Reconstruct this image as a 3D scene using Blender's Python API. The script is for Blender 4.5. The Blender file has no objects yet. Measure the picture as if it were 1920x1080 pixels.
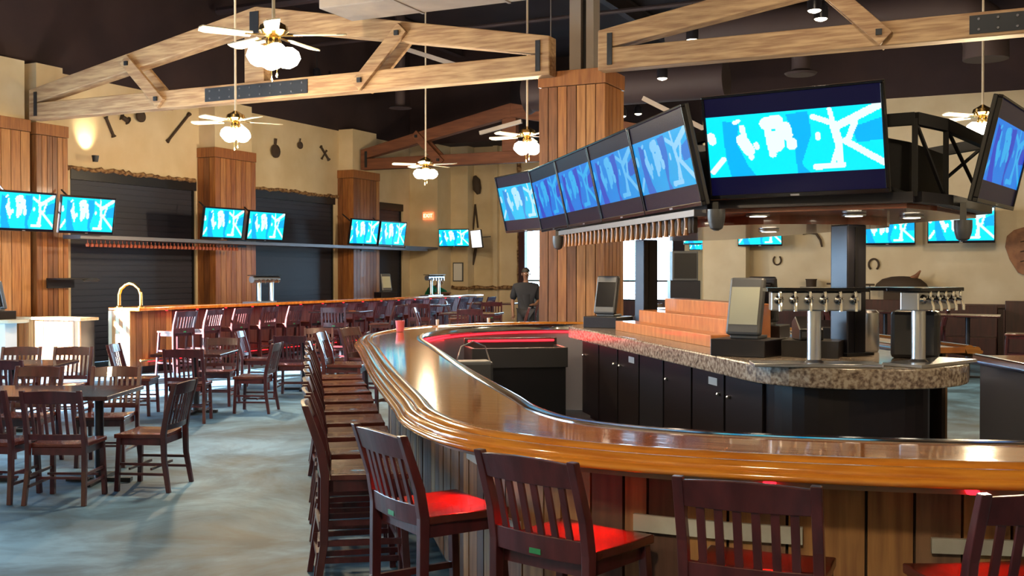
import bpy, bmesh, math, random
from mathutils import Vector, Matrix
random.seed(7)
PI = math.pi
S = bpy.context.scene
COL = S.collection

# ------------------------------------------------------------------ camera
YAW, PITCH, FPX, CAMZ = math.radians(25.5), math.atan(29 / 2000), 2000.0, 1.75
RV = Vector((math.cos(YAW), math.sin(YAW), 0)); FV = Vector((-math.sin(YAW), math.cos(YAW), 0))
cd = bpy.data.cameras.new('camera'); cam = bpy.data.objects.new('camera', cd); COL.objects.link(cam)
cam.location = (0, 0, CAMZ); cam.rotation_euler = (PI / 2 - PITCH, 0, YAW)
cd.sensor_width = 36; cd.lens = 36 * FPX / 1920; cd.clip_end = 200
S.camera = cam

def W(x, d, z=0.0):                       # metres right of / ahead of the viewpoint -> place in the room
    return Vector((0, 0, z)) + RV * x + FV * d
def onz(u, v, z):                         # where a sight line meets the height z
    d = (CAMZ - z) * FPX / (v - 511.0); return W((u - 960) / FPX * d, d, z)
def onY(u, v, Y):
    dr = FV + RV * ((u - 960) / FPX) + Vector((0, 0, (511 - v) / FPX)); t = Y / dr.y
    return Vector((0, 0, CAMZ)) + dr * t
def onX(u, v, X):
    dr = FV + RV * ((u - 960) / FPX) + Vector((0, 0, (511 - v) / FPX)); t = X / dr.x
    return Vector((0, 0, CAMZ)) + dr * t

# ------------------------------------------------------------------ view, world, sun
S.view_settings.view_transform = 'Standard'; S.view_settings.look = 'None'
S.view_settings.exposure = 0.0; S.view_settings.gamma = 1.0
try: S.view_settings.use_curve_mapping = False
except Exception: pass
S.cycles.use_denoising = True
S.cycles.max_bounces = 6; S.cycles.diffuse_bounces = 3; S.cycles.glossy_bounces = 3
S.cycles.caustics_reflective = False; S.cycles.caustics_refractive = False
S.cycles.sample_clamp_indirect = 6.0
wd = bpy.data.worlds.new('daylight'); S.world = wd; wd.use_nodes = True
wd.node_tree.nodes['Background'].inputs[0].default_value = (0.42, 0.72, 1.0, 1)
wd.node_tree.nodes['Background'].inputs[1].default_value = 19.0

def light(name, kind, loc, power, color, rot=None, parent=None, **kw):
    l = bpy.data.lights.new(name, kind); l.energy = power; l.color = color
    for k, v in kw.items(): setattr(l, k, v)
    o = bpy.data.objects.new(name, l); COL.objects.link(o); o.location = loc
    if rot is not None: o.rotation_euler = rot
    if parent: o.parent = parent
    return o
def aim(o, target):
    o.rotation_euler = (Vector(target) - o.location).to_track_quat('-Z', 'Y').to_euler()
sun = light('sun', 'SUN', (-30, -20, 20), 140.0, (1.0, 0.95, 0.88), angle=math.radians(0.6))
aim(sun, Vector((-30, -20, 20)) + Vector((0.50, 0.78, -0.36)))
def portal(loc, sx, sy, target):
    o = light('window_portal', 'AREA', loc, 1, (1, 1, 1), shape='RECTANGLE', size=sx, size_y=sy)
    o.data.cycles.is_portal = True; aim(o, target)
portal((-16.15, 3.7, 2.0), 5.4, 3.9, (0, 3.7, 2.0))
portal((-16.15, 9.35, 2.0), 5.2, 3.9, (0, 9.35, 2.0))
portal((-11.4, 29.7, 2.5), 5.7, 3.2, (-11.4, 0, 2.5))

# ------------------------------------------------------------------ materials
MATS = {}
def mat(name, col, rough=0.5, metal=0.0, noise=None, bump=0.0, coat=0.0, emit=None, estr=0.0, spec=0.5, stretch=None, coords='Object'):
    """noise = (colour, scale, lo, hi): the second colour comes in through a noise ramp; stretch = scale per axis"""
    m = bpy.data.materials.new(name); m.use_nodes = True; nt = m.node_tree; b = nt.nodes['Principled BSDF']
    b.inputs['Base Color'].default_value = (*col, 1); b.inputs['Roughness'].default_value = rough
    b.inputs['Metallic'].default_value = metal; b.inputs['Coat Weight'].default_value = coat
    b.inputs['Coat Roughness'].default_value = 0.06; b.inputs['Specular IOR Level'].default_value = spec
    if emit:
        b.inputs['Emission Color'].default_value = (*emit, 1); b.inputs['Emission Strength'].default_value = estr
    if noise or bump:
        tc = nt.nodes.new('ShaderNodeTexCoord'); mp = nt.nodes.new('ShaderNodeMapping')
        nt.links.new(tc.outputs[coords], mp.inputs['Vector'])
        if stretch: mp.inputs['Scale'].default_value = stretch
        nz = nt.nodes.new('ShaderNodeTexNoise'); nt.links.new(mp.outputs[0], nz.inputs['Vector'])
        nz.inputs['Scale'].default_value = noise[1] if noise else 8; nz.inputs['Detail'].default_value = 6
        if noise:
            cr = nt.nodes.new('ShaderNodeValToRGB'); nt.links.new(nz.outputs['Fac'], cr.inputs[0])
            cr.color_ramp.elements[0].position = noise[2]; cr.color_ramp.elements[1].position = noise[3]
            cr.color_ramp.elements[0].color = (*col, 1); cr.color_ramp.elements[1].color = (*noise[0], 1)
            nt.links.new(cr.outputs[0], b.inputs['Base Color'])
        if bump:
            bp = nt.nodes.new('ShaderNodeBump'); bp.inputs['Strength'].default_value = bump; bp.inputs['Distance'].default_value = 0.02
            nt.links.new(nz.outputs['Fac'], bp.inputs['Height']); nt.links.new(bp.outputs[0], b.inputs['Normal'])
    MATS[name] = m; return m
def wood(name, a, b, rough=0.45, coat=0.0, grain=(9, 9, 0.7), scale=3.0):
    return mat(name, a, rough, noise=(b, scale, 0.35, 0.65), coat=coat, stretch=grain, bump=0.08)

M_plaster = mat('beige_plaster', (0.64, 0.51, 0.31), 0.9, noise=((0.74, 0.62, 0.42), 1.4, 0.35, 0.7), bump=0.25)
M_plaster2 = mat('pale_plaster', (0.60, 0.51, 0.36), 0.9, noise=((0.70, 0.62, 0.47), 1.6, 0.35, 0.7), bump=0.2)
M_edge = mat('rough_bark_edging', (0.10, 0.045, 0.02), 0.9, noise=((0.36, 0.22, 0.10), 14, 0.4, 0.6), bump=0.8)
M_dark = mat('dark_ceiling_paint', (0.020, 0.013, 0.018), 0.9, noise=((0.030, 0.019, 0.024), 0.8, 0.4, 0.6))
M_darkwall = mat('dark_brown_wall_paint', (0.028, 0.016, 0.020), 0.9, noise=((0.040, 0.023, 0.026), 0.8, 0.4, 0.6))
M_duct = mat('dark_painted_duct', (0.045, 0.03, 0.034), 0.7)
M_lightduct = mat('grey_duct_wrap', (0.34, 0.29, 0.25), 0.7, noise=((0.40, 0.34, 0.29), 2, 0.4, 0.6))
M_shutter = mat('charcoal_shutter', (0.020, 0.022, 0.040), 0.5)
M_shelf = mat('grey_shelf_metal', (0.16, 0.16, 0.18), 0.4, 0.6)
M_black = mat('black_paint', (0.007, 0.007, 0.010), 0.35)
M_blackgloss = mat('black_gloss_plastic', (0.008, 0.008, 0.012), 0.15)
M_blacksteel = mat('black_steel', (0.022, 0.022, 0.032), 0.32, 0.3)
M_cabinet = mat('black_cabinet_wood', (0.008, 0.005, 0.007), 0.35)
M_grayplas = mat('grey_plastic', (0.085, 0.09, 0.10), 0.4)
M_pole = mat('grey_painted_steel', (0.30, 0.26, 0.24), 0.5)
M_steel = mat('brushed_stainless', (0.62, 0.64, 0.68), 0.28, 1.0)
M_chrome = mat('chrome', (0.85, 0.86, 0.88), 0.08, 1.0)
M_brass = mat('polished_brass', (0.78, 0.55, 0.22), 0.2, 1.0)
M_plate = mat('dark_iron_plate', (0.022, 0.026, 0.034), 0.5, 0.4)
M_paper = mat('white_paper', (0.7, 0.7, 0.7), 0.8)
M_pale = mat('pale_strip_grey', (0.50, 0.54, 0.52), 0.45, 0.1, noise=((0.38, 0.40, 0.38), 4, 0.4, 0.6))
M_green = mat('green_sticker', (0.02, 0.22, 0.08), 0.5)
M_rubber = mat('black_rubber', (0.010, 0.010, 0.012), 0.7)
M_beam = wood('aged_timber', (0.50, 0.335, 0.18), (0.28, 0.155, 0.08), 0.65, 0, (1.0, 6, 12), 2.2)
M_beamdim = wood('aged_timber_dimmed', (0.20, 0.075, 0.035), (0.13, 0.045, 0.022), 0.65, 0, (0.8, 6, 7), 2.0)  # aged timber again, with the far truss's dimmer light put into the colour
CLAD = [wood('cedar_board_%s' % n, a, b, 0.4, 0.15) for n, a, b in (
    ('honey', (0.44, 0.18, 0.05), (0.27, 0.095, 0.027)), ('amber', (0.36, 0.14, 0.04), (0.22, 0.075, 0.022)),
    ('tan', (0.48, 0.22, 0.07), (0.32, 0.13, 0.04)), ('brown', (0.26, 0.10, 0.035), (0.15, 0.052, 0.018)))]
BARN = [wood('barn_board_%s' % n, a, b, 0.6) for n, a, b in (
    ('brown', (0.30, 0.15, 0.065), (0.16, 0.075, 0.035)), ('grey', (0.24, 0.14, 0.08), (0.13, 0.07, 0.045)),
    ('ochre', (0.38, 0.20, 0.07), (0.21, 0.10, 0.04)), ('umber', (0.12, 0.06, 0.038), (0.075, 0.035, 0.025)))]
M_groove = mat('dark_groove', (0.02, 0.01, 0.006), 0.8)
M_bartop = wood('varnished_bar_top', (0.74, 0.26, 0.04), (0.52, 0.145, 0.02), 0.10, 1.0, (1.2, 5.0, 1), 2.5)
M_rail = wood('varnished_golden_moulding', (0.66, 0.27, 0.035), (0.50, 0.17, 0.02), 0.14, 1.0, (2, 2, 30), 2.0)
M_stool = wood('mahogany_stain', (0.078, 0.015, 0.019), (0.045, 0.008, 0.011), 0.30, 0.35, (4, 4, 0.8), 5)
M_seat = wood('mahogany_seat', (0.115, 0.026, 0.018), (0.075, 0.016, 0.012), 0.26, 0.4, (4, 1, 1), 5)
M_table = wood('dark_table_top', (0.055, 0.020, 0.022), (0.035, 0.012, 0.014), 0.16, 0.5, (4, 1, 1), 4)
M_wain = wood('dark_red_wainscot', (0.060, 0.014, 0.012), (0.035, 0.009, 0.009), 0.4, 0.1, (6, 6, 0.7), 3)
M_redwood = wood('red_stained_soffit', (0.42, 0.10, 0.045), (0.28, 0.06, 0.028), 0.22, 0.6, (1, 6, 1), 2)
M_display = wood('orange_display_wood', (0.62, 0.25, 0.085), (0.46, 0.16, 0.05), 0.35, 0.3, (1.5, 6, 1.5), 3)
M_iron = mat('rusty_iron', (0.055, 0.035, 0.022), 0.8)
M_leather = mat('brown_leather', (0.30, 0.13, 0.06), 0.6, noise=((0.20, 0.08, 0.04), 6, 0.4, 0.6))
M_blade = mat('cream_fan_blade', (0.75, 0.66, 0.52), 0.4)
M_globe = mat('frosted_glass_globe', (1, 0.95, 0.85), 0.4, emit=(1.0, 0.88, 0.68), estr=30)
M_spot = mat('lit_spotlight_lens', (1, 0.95, 0.85), 0.4, emit=(1.0, 0.85, 0.62), estr=12)
M_redled = mat('lit_red_led', (1, 0.05, 0.05), 0.4, emit=(1.0, 0.01, 0.02), estr=5)
M_exit = mat('lit_exit_sign', (0.9, 0.3, 0.15), 0.5, emit=(1.0, 0.16, 0.06), estr=2.2)
M_exitlet = mat('lit_exit_letters', (1, 0.9, 0.7), 0.5, emit=(1.0, 0.75, 0.45), estr=3.0)
for m in (M_globe, M_spot, M_exit, M_exitlet): m.cycles.emission_sampling = 'NONE'
M_glass = None
def mk_glass():
    m = bpy.data.materials.new('window_glass'); m.use_nodes = True; nt = m.node_tree
    nt.nodes.remove(nt.nodes['Principled BSDF']); out = nt.nodes['Material Output']
    t = nt.nodes.new('ShaderNodeBsdfTransparent'); g = nt.nodes.new('ShaderNodeBsdfGlossy'); g.inputs['Roughness'].default_value = 0.02
    mx = nt.nodes.new('ShaderNodeMixShader'); mx.inputs[0].default_value = 0.06
    nt.links.new(t.outputs[0], mx.inputs[1]); nt.links.new(g.outputs[0], mx.inputs[2]); nt.links.new(mx.outputs[0], out.inputs[0]); return m
M_glass = mk_glass()
def granite():
    m = mat('speckled_granite', (0.30, 0.24, 0.17), 0.25, coat=0.3); nt = m.node_tree; b = nt.nodes['Principled BSDF']
    tc = nt.nodes.new('ShaderNodeTexCoord'); v = nt.nodes.new('ShaderNodeTexNoise'); v.inputs['Scale'].default_value = 38; v.inputs['Detail'].default_value = 4
    nt.links.new(tc.outputs['Object'], v.inputs['Vector']); cr = nt.nodes.new('ShaderNodeValToRGB'); nt.links.new(v.outputs['Fac'], cr.inputs[0])
    e = cr.color_ramp.elements; e[0].position = 0.34; e[0].color = (0.10, 0.07, 0.055, 1); e[1].position = 0.62; e[1].color = (0.44, 0.38, 0.31, 1)
    k = cr.color_ramp.elements.new(0.48); k.color = (0.26, 0.20, 0.155, 1); nt.links.new(cr.outputs[0], b.inputs['Base Color']); return m
M_granite = granite()
def concrete():
    m = mat('stained_blue_grey_concrete', (0.2, 0.25, 0.27), 0.38); nt = m.node_tree; b = nt.nodes['Principled BSDF']
    tc = nt.nodes.new('ShaderNodeTexCoord'); n1 = nt.nodes.new('ShaderNodeTexNoise'); n1.inputs['Scale'].default_value = 0.75; n1.inputs['Detail'].default_value = 9
    n1.inputs['Roughness'].default_value = 0.62; n1.inputs['Distortion'].default_value = 0.6
    nt.links.new(tc.outputs['Object'], n1.inputs['Vector']); cr = nt.nodes.new('ShaderNodeValToRGB'); nt.links.new(n1.outputs['Fac'], cr.inputs[0])
    e = cr.color_ramp.elements; e[0].position = 0.38; e[0].color = (0.020, 0.048, 0.075, 1); e[1].position = 0.62; e[1].color = (0.135, 0.29, 0.47, 1)
    k = e.new(0.5); k.color = (0.055, 0.130, 0.215, 1)
    nt.links.new(cr.outputs[0], b.inputs['Base Color'])
    n2 = nt.nodes.new('ShaderNodeTexNoise'); n2.inputs['Scale'].default_value = 2.4; n2.inputs['Detail'].default_value = 4
    nt.links.new(tc.outputs['Object'], n2.inputs['Vector']); mr = nt.nodes.new('ShaderNodeMapRange'); nt.links.new(n2.outputs['Fac'], mr.inputs['Value'])
    mr.inputs['To Min'].default_value = 0.50; mr.inputs['To Max'].default_value = 0.72; nt.links.new(mr.outputs[0], b.inputs['Roughness']); return m
M_floor = concrete()
def screen_mat(name, c_face, c_side, s_face, s_side):
    """an LCD picture: seen square-on it glows in one colour, seen from far aside it turns bluer and dimmer"""
    m = bpy.data.materials.new(name); m.use_nodes = True; nt = m.node_tree; b = nt.nodes['Principled BSDF']
    b.inputs['Base Color'].default_value = (0.01, 0.01, 0.015, 1); b.inputs['Roughness'].default_value = 0.25; b.inputs['Specular IOR Level'].default_value = 0.15
    lw = nt.nodes.new('ShaderNodeLayerWeight'); lw.inputs[0].default_value = 0.5
    mr = nt.nodes.new('ShaderNodeMapRange'); mr.inputs['From Min'].default_value = 0.45; mr.inputs['From Max'].default_value = 0.72
    nt.links.new(lw.outputs['Facing'], mr.inputs['Value'])
    mx = nt.nodes.new('ShaderNodeMix'); mx.data_type = 'RGBA'; nt.links.new(mr.outputs[0], mx.inputs[0])
    mx.inputs[6].default_value = (*[c * s_face for c in c_face], 1); mx.inputs[7].default_value = (*[c * s_side for c in c_side], 1)
    nt.links.new(mx.outputs[2], b.inputs['Emission Color']); b.inputs['Emission Strength'].default_value = 1.0; return m
M_scr = [screen_mat('lit_screen_cyan', (0.0, 0.80, 1.0), (0.0, 0.20, 0.75), 1.15, 1.0),
         screen_mat('lit_screen_blue', (0.0, 0.48, 0.98), (0.02, 0.06, 0.55), 1.05, 1.0),
         screen_mat('lit_screen_white', (0.75, 1.0, 1.0), (0.02, 0.42, 0.85), 1.2, 1.0),
         screen_mat('unlit_screen_band', (0.0012, 0.0012, 0.022), (0.003, 0.002, 0.014), 1.0, 1.0)]

# ------------------------------------------------------------------ mesh builder
class MB:
    def __init__(s): s.v = []; s.f = []; s.m = []; s.sm = []
    def add(s, vs, fs, mi=0, smooth=False):
        n = len(s.v); s.v += [tuple(p) for p in vs]
        for f in fs: s.f.append([i + n for i in f]); s.m.append(mi); s.sm.append(smooth)
        return s
    def hexa(s, p, mi=0):                      # 8 corners: bottom four, top four
        return s.add(p, [(0, 3, 2, 1), (4, 5, 6, 7), (0, 1, 5, 4), (1, 2, 6, 5), (2, 3, 7, 6), (3, 0, 4, 7)], mi)
    def box(s, x0, x1, y0, y1, z0, z1, mi=0):
        return s.hexa([(x0, y0, z0), (x1, y0, z0), (x1, y1, z0), (x0, y1, z0), (x0, y0, z1), (x1, y0, z1), (x1, y1, z1), (x0, y1, z1)], mi)
    def beam(s, a, b, w, h, mi=0, side=None):  # rectangular bar from a to b
        a = Vector(a); b = Vector(b); d = (b - a).normalized()
        if side is None: side = Vector((0, 0, 1)).cross(d) if abs(d.z) < 0.95 else Vector((1, 0, 0))
        x = Vector(side).normalized(); y = d.cross(x).normalized(); x = y.cross(d)
        q = [(-w / 2, -h / 2), (w / 2, -h / 2), (w / 2, h / 2), (-w / 2, h / 2)]
        return s.hexa([a + x * i + y * j for i, j in q] + [b + x * i + y * j for i, j in q], mi)
    def tube(s, pts, r, seg=10, mi=0, caps=True):
        pts = [Vector(p) for p in pts]; n = len(pts); rs = r if isinstance(r, (list, tuple)) else [r] * n
        vs = []; up = None
        for i, p in enumerate(pts):
            d = (pts[min(i + 1, n - 1)] - pts[max(i - 1, 0)]).normalized()
            if up is None: up = Vector((0, 0, 1)) if abs(d.z) < 0.9 else Vector((1, 0, 0))
            x = up.cross(d).normalized(); y = d.cross(x).normalized(); up = y
            vs += [p + (x * math.cos(2 * PI * k / seg) + y * math.sin(2 * PI * k / seg)) * rs[i] for k in range(seg)]
        fs = [(i * seg + k, i * seg + (k + 1) % seg, (i + 1) * seg + (k + 1) % seg, (i + 1) * seg + k) for i in range(n - 1) for k in range(seg)]
        s.add(vs, fs, mi, True)
        if caps: s.add(vs[:seg], [tuple(reversed(range(seg)))], mi); s.add(vs[-seg:], [tuple(range(seg))], mi)
        return s
    def lathe(s, prof, c=(0, 0, 0), seg=20, mi=0, M=None):  # prof (r, z), bottom to top
        vs = [Vector((r * math.cos(2 * PI * k / seg), r * math.sin(2 * PI * k / seg), z)) for r, z in prof for k in range(seg)]
        if M is not None: vs = [M @ v for v in vs]
        vs = [v + Vector(c) for v in vs]
        n = len(prof)
        fs = [(i * seg + k, i * seg + (k + 1) % seg, (i + 1) * seg + (k + 1) % seg, (i + 1) * seg + k) for i in range(n - 1) for k in range(seg)]
        s.add(vs, fs, mi, True); s.add(vs[:seg], [tuple(reversed(range(seg)))], mi); s.add(vs[-seg:], [tuple(range(seg))], mi); return s
    def prism(s, poly, z0, z1, mi=0, M=None):
        n = len(poly); vs = [Vector((x, y, z0)) for x, y in poly] + [Vector((x, y, z1)) for x, y in poly]
        if M is not None: vs = [M @ v for v in vs]
        return s.add(vs, [tuple(reversed(range(n))), tuple(range(n, 2 * n))] + [(i, (i + 1) % n, n + (i + 1) % n, n + i) for i in range(n)], mi)
    def build(s, name, mats, parent=None, bevel=0, auto=False):
        me = bpy.data.meshes.new(name); me.from_pydata(s.v, [], s.f)
        for m in (mats if isinstance(mats, (list, tuple)) else [mats]): me.materials.append(m)
        me.polygons.foreach_set('material_index', s.m); me.polygons.foreach_set('use_smooth', s.sm); me.update()
        bm = bmesh.new(); bm.from_mesh(me); bmesh.ops.recalc_face_normals(bm, faces=bm.faces); bm.to_mesh(me); bm.free()
        if any(s.sm): me.set_sharp_from_angle(angle=math.radians(38))
        o = bpy.data.objects.new(name, me); COL.objects.link(o)
        if parent: o.parent = parent
        if bevel:
            b = o.modifiers.new('bevel', 'BEVEL'); b.width = bevel; b.segments = 2; b.limit_method = 'ANGLE'; b.angle_limit = 0.6
        return o
KIDS = {}
def thing(name, label, cat, loc=(0, 0, 0), rz=0.0, group=None):
    o = bpy.data.objects.new(name, None); o.empty_display_size = 0.1; COL.objects.link(o)
    o.location = loc; o.rotation_euler = (0, 0, rz); return tag(o, label, cat, group)
def tag(o, label, cat, group=None):
    o['label'] = label; o['category'] = cat
    if group: o['group'] = group
    return o
def struct(name, mb, mats, label=None):
    o = mb.build(name, mats); o['kind'] = 'structure'
    if label: o['label'] = label
    return o
def kids(o): return [c for c in COL.objects if c.parent == o]
def dup(root, loc, rz, label, group=None):
    r = root.copy(); COL.objects.link(r); r.location = loc; r.rotation_euler = (0, 0, rz); r['label'] = label
    if group: r['group'] = group
    for ch, sub in TREE[root.name]:
        c = ch.copy(); COL.objects.link(c); c.parent = r
        for g in sub:
            d = g.copy(); COL.objects.link(d); d.parent = c
    return r
TREE = {}
def freeze(root):                          # remember a finished thing's parts so that it can be copied
    al = list(COL.objects); TREE[root.name] = [(c, [g for g in al if g.parent == c]) for c in al if c.parent == root]; return root
def facing(dx, dy): return math.atan2(dy, dx) - PI / 2   # rotation that turns local +Y to (dx, dy)

# ------------------------------------------------------------------ the room
LX, ENDY, BACKY, RX, FY, CZ = -16.2, 28.0, 24.0, 9.0, -5.0, 8.3
struct('floor', MB().box(LX - 0.3, RX, FY, 31, -0.12, 0), M_floor)
struct('ceiling', MB().box(LX - 0.3, RX, FY, 31, CZ, CZ + 0.15), M_dark)
# left wall: glazed openings (Y 1..12) towards the street, then plaster with roller shutters
w = MB()
for y0, y1, z0, z1 in ((FY, 1.0, 0, CZ), (1.0, 12.0, 4.0, CZ), (6.45, 6.75, 0, 4.0), (12.0, 13.0, 0, CZ), (13.0, 31, 5.47, CZ)):
    w.box(LX - 0.3, LX, y0, y1, z0, z1, 1 if y0 >= 13 or z0 > 3.9 else 0)
w.box(LX - 0.3, LX, 13.0, 14.6, 0, 5.47)
w.box(LX - 0.3, LX, 14.6, 26.6, 3.72, 5.47); w.box(LX - 0.3, LX, 18.0, 19.4, 0, 3.72); w.box(LX - 0.3, LX, 23.2, 24.5, 0, 3.72)
w.box(LX - 0.3, LX, 26.6, 31, 0, 5.47)
struct('wall_left', w, [M_plaster, M_darkwall])
for k, (y0, y1) in enumerate(((1.0, 6.45), (6.75, 12.0))):
    wo = bpy.data.objects.new('window_%d' % (k + 1), None); COL.objects.link(wo); wo['kind'] = 'structure'; wo.location = (LX - 0.15, y0, 0)
    f = MB(); L = y1 - y0
    for yy in (0.04, L / 3, 2 * L / 3, L - 0.04): f.box(-0.05, 0.05, yy - 0.04, yy + 0.04, 0, 4.0)
    for zz in (0.05, 2.6, 3.95): f.box(-0.045, 0.045, 0, L, zz - 0.04, zz + 0.04)
    f.build('window_frame', M_black, wo); MB().box(-0.005, 0.005, 0.02, L - 0.02, 0.02, 3.98).build('window_pane', M_glass, wo)
struct('wall_front', MB().box(LX - 0.3, RX, FY - 0.2, FY, 0, CZ), M_plaster)
struct('wall_right', MB().box(RX, RX + 0.2, FY, 31, 0, CZ), M_plaster)
# back wall on the right: pale plaster above dark wainscot, with its projecting pier
w = MB(); w.box(-6.45, RX, BACKY, BACKY + 0.3, 1.05, 5.45); w.box(-6.45, RX, BACKY, BACKY + 0.3, 5.45, CZ, 1); w.box(-6.45, RX, BACKY, BACKY + 0.3, 0, 1.05, 2)
w.box(-6.45, -5.5, BACKY - 0.45, BACKY, 0, 5.45)
struct('wall_back', w, [M_plaster2, M_darkwall, M_wain])
struct('trim_1', MB().box(-5.4, RX, BACKY - 0.07, BACKY, 1.02, 1.10), M_wain)
# far end: stepped plaster piers, dark door frame, bright windows behind
w = MB(); w.box(LX, -15.27, 27.0, 29.9, 0, 5.47); w.box(-15.27, -14.7, 27.8, 29.9, 0, 5.47); w.box(-14.7, -13.15, ENDY + 0.2, ENDY + 0.5, 0, 5.47); w.box(-13.15, -10.9, ENDY + 0.2, ENDY + 0.5, 3.4, 5.47)
w.box(-14.0, -13.86, ENDY + 0.05, ENDY + 0.25, 0, 5.47); w.box(LX, -12.95, 27.0, 31, 5.47, CZ, 1)
struct('wall_end', w, [M_plaster, M_darkwall])
w = MB(); w.box(-16.2, -6.3, 30.0, 30.3, 4.1, CZ, 1); w.box(-16.2, -6.3, 30.0, 30.3, 0, 0.9, 2); w.box(-11.35, -11.05, 29.9, 30.3, 0.9, 4.1, 1); w.box(-16.2, -14.3, 30.0, 30.3, 0.9, 4.1)
w.box(-6.6, -6.3, BACKY, 30.3, 0, CZ, 0); w.box(-8.75, -6.3, 29.9, 30.2, 0.9, 4.1, 0); w.box(-9.1, -8.75, 29.95, 30.25, 0.9, 4.1, 1)
struct('wall_window_bay', w, [M_plaster, M_darkwall, M_wain])
for k, (x0, x1) in enumerate(((-14.3, -11.35), (-11.05, -9.1))):
    wo = bpy.data.objects.new('window_%d' % (k + 3), None); COL.objects.link(wo); wo['kind'] = 'structure'; wo.location = (x0, 30.1, 0)
    f = MB(); L = x1 - x0
    for xx in (0.03, L * 0.5, L - 0.03): f.box(xx - 0.03, xx + 0.03, -0.05, 0.05, 0.9, 4.1)
    for zz in (0.93, 1.5, 4.07): f.box(0, L, -0.05, 0.05, zz - 0.03, zz + 0.03)
    f.build('window_frame', M_black, wo); MB().box(0.01, L - 0.01, -0.005, 0.005, 0.92, 4.08).build('window_pane', M_glass, wo)
d = MB(); d.box(-13.15, -12.95, ENDY + 0.0, ENDY + 0.2, 0, 3.3); d.box(-13.15, -10.9, ENDY, ENDY + 0.2, 3.2, 3.4); d.box(-11.1, -10.9, ENDY, ENDY + 0.2, 0, 3.3)
struct('door_1', d, M_wain)
# bark-like edging along the top of the shutters and rough dado line on the far walls
e = MB()
def ragged(mb, a, b, r, n):
    a = Vector(a); b = Vector(b); pts = [a.lerp(b, i / n) + Vector((0, 0, random.uniform(-0.025, 0.025))) for i in range(n + 1)]
    mb.tube(pts, [r * random.uniform(0.75, 1.25) for _ in pts], 7)
ragged(e, (LX + 0.02, 14.3, 3.74), (LX + 0.02, 17.95, 3.74), 0.04, 46); struct('trim_2', e, M_edge)
e = MB(); ragged(e, (LX + 0.02, 19.5, 3.74), (LX + 0.02, 23.3, 3.74), 0.04, 46); struct('trim_3', e, M_edge)
e = MB(); ragged(e, (-15.2, 27.72, 1.3), (-13.2, 28.15, 1.3), 0.05, 18); ragged(e, (-13.2, 28.15, 1.3), (-13.2, 28.15, 5.3), 0.06, 30); struct('trim_4', e, M_edge)
struct('terrace_ground', MB().box(-60, 40, -40, 90, -0.3, -0.14), mat('light_outdoor_paving', (0.5, 0.48, 0.45), 0.9, noise=((0.42, 0.4, 0.38), 1, 0.4, 0.6)))

# roller shutters in the openings
def shutter(y0, y1, label):
    t = thing('roller_shutter', label, 'shutter', (LX - 0.12, (y0 + y1) / 2, 0)); h = (y1 - y0) / 2
    c = MB(); n = 30
    for i in range(n): c.box(0, 0.03, -h + 0.02, h - 0.02, i * 3.55 / n + 0.004, (i + 1) * 3.55 / n - 0.008); c.box(-0.01, 0.012, -h + 0.02, h - 0.02, (i + 1) * 3.55 / n - 0.01, (i + 1) * 3.55 / n + 0.004)
    c.build('shutter_curtain', M_shutter, t); MB().box(-0.05, 0.14, -h, h, 3.52, 3.72).build('shutter_housing', M_black, t)
    for s in (-1, 1): MB().box(-0.03, 0.07, s * h - 0.04 if s > 0 else -h, s * h if s > 0 else -h + 0.04, 0, 3.52).build('guide_rail', M_black, t)
shutter(14.6, 18.0, 'wide dark roller shutter between the first two wood-clad wall columns, nearest the sunlit counter')
shutter(19.4, 23.2, 'dark roller shutter between the middle and the far wood-clad wall columns')
shutter(24.5, 26.6, 'narrow dark roller shutter beyond the far wood-clad wall column')

# ------------------------------------------------------------------ wood-clad columns
def column(cx, cy, wx, wy, ztop, label, faces, plank=0.145, upper=None):
    t = thing('wood_clad_column', label, 'column', (cx, cy, 0)); hx, hy = wx / 2, wy / 2
    MB().box(-hx + 0.03, hx - 0.03, -hy + 0.03, hy - 0.03, 0, ztop - 0.03).build('column_core', M_groove, t)
    for side in faces:
        c = MB(); L = wx if side in 'SN' else wy; n = max(3, round(L / plank)); pw = L / n
        for i in range(n):
            a, b = -L / 2 + i * pw + 0.006, -L / 2 + (i + 1) * pw - 0.006; mi = random.randrange(4); z1 = ztop - 0.22
            if side == 'S': c.box(a, b, -hy, -hy + 0.03, 0.02, z1, mi)
            if side == 'N': c.box(a, b, hy - 0.03, hy, 0.02, z1, mi)
            if side == 'E': c.box(hx - 0.03, hx, a, b, 0.02, z1, mi)
            if side == 'W': c.box(-hx, -hx + 0.03, a, b, 0.02, z1, mi)
        c.build('cladding', CLAD, t)
    MB().box(-hx - 0.012, hx + 0.012, -hy - 0.012, hy + 0.012, ztop - 0.21, ztop).build('top_board', CLAD[1], t, 0.006)
    if upper: MB().box(-hx + 0.1 if upper < 0 else -hx, hx - 0.06, -hy + 0.06, hy - 0.06, ztop, abs(upper)).build('plaster_pier', M_plaster, t)
    return t
column(-16.02, 13.88, 0.36, 0.70, 4.43, 'wood-clad wall column beside the sunlit counter with a screen hung in front', 'SE', 0.12, 5.5)
column(-15.95, 18.72, 0.50, 1.35, 4.46, 'wood-clad wall column in the middle between two roller shutters', 'SE', 0.16, 5.5)
column(-15.95, 23.95, 0.50, 1.25, 4.43, 'far wood-clad wall column carrying the darkened reddish truss', 'SE', 0.15, 5.5)
column(-16.05, 12.95, 0.30, 1.0, 4.46, 'broad wood-clad column corner cut by the frame edge, left of the street-side screens', 'SE', 0.2, 5.5)
column(-5.58, 13.975, 0.98, 0.75, 4.53, 'tall orange wood-clad column rising behind the bar with steel above it', 'SEWN', 0.14)
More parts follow.
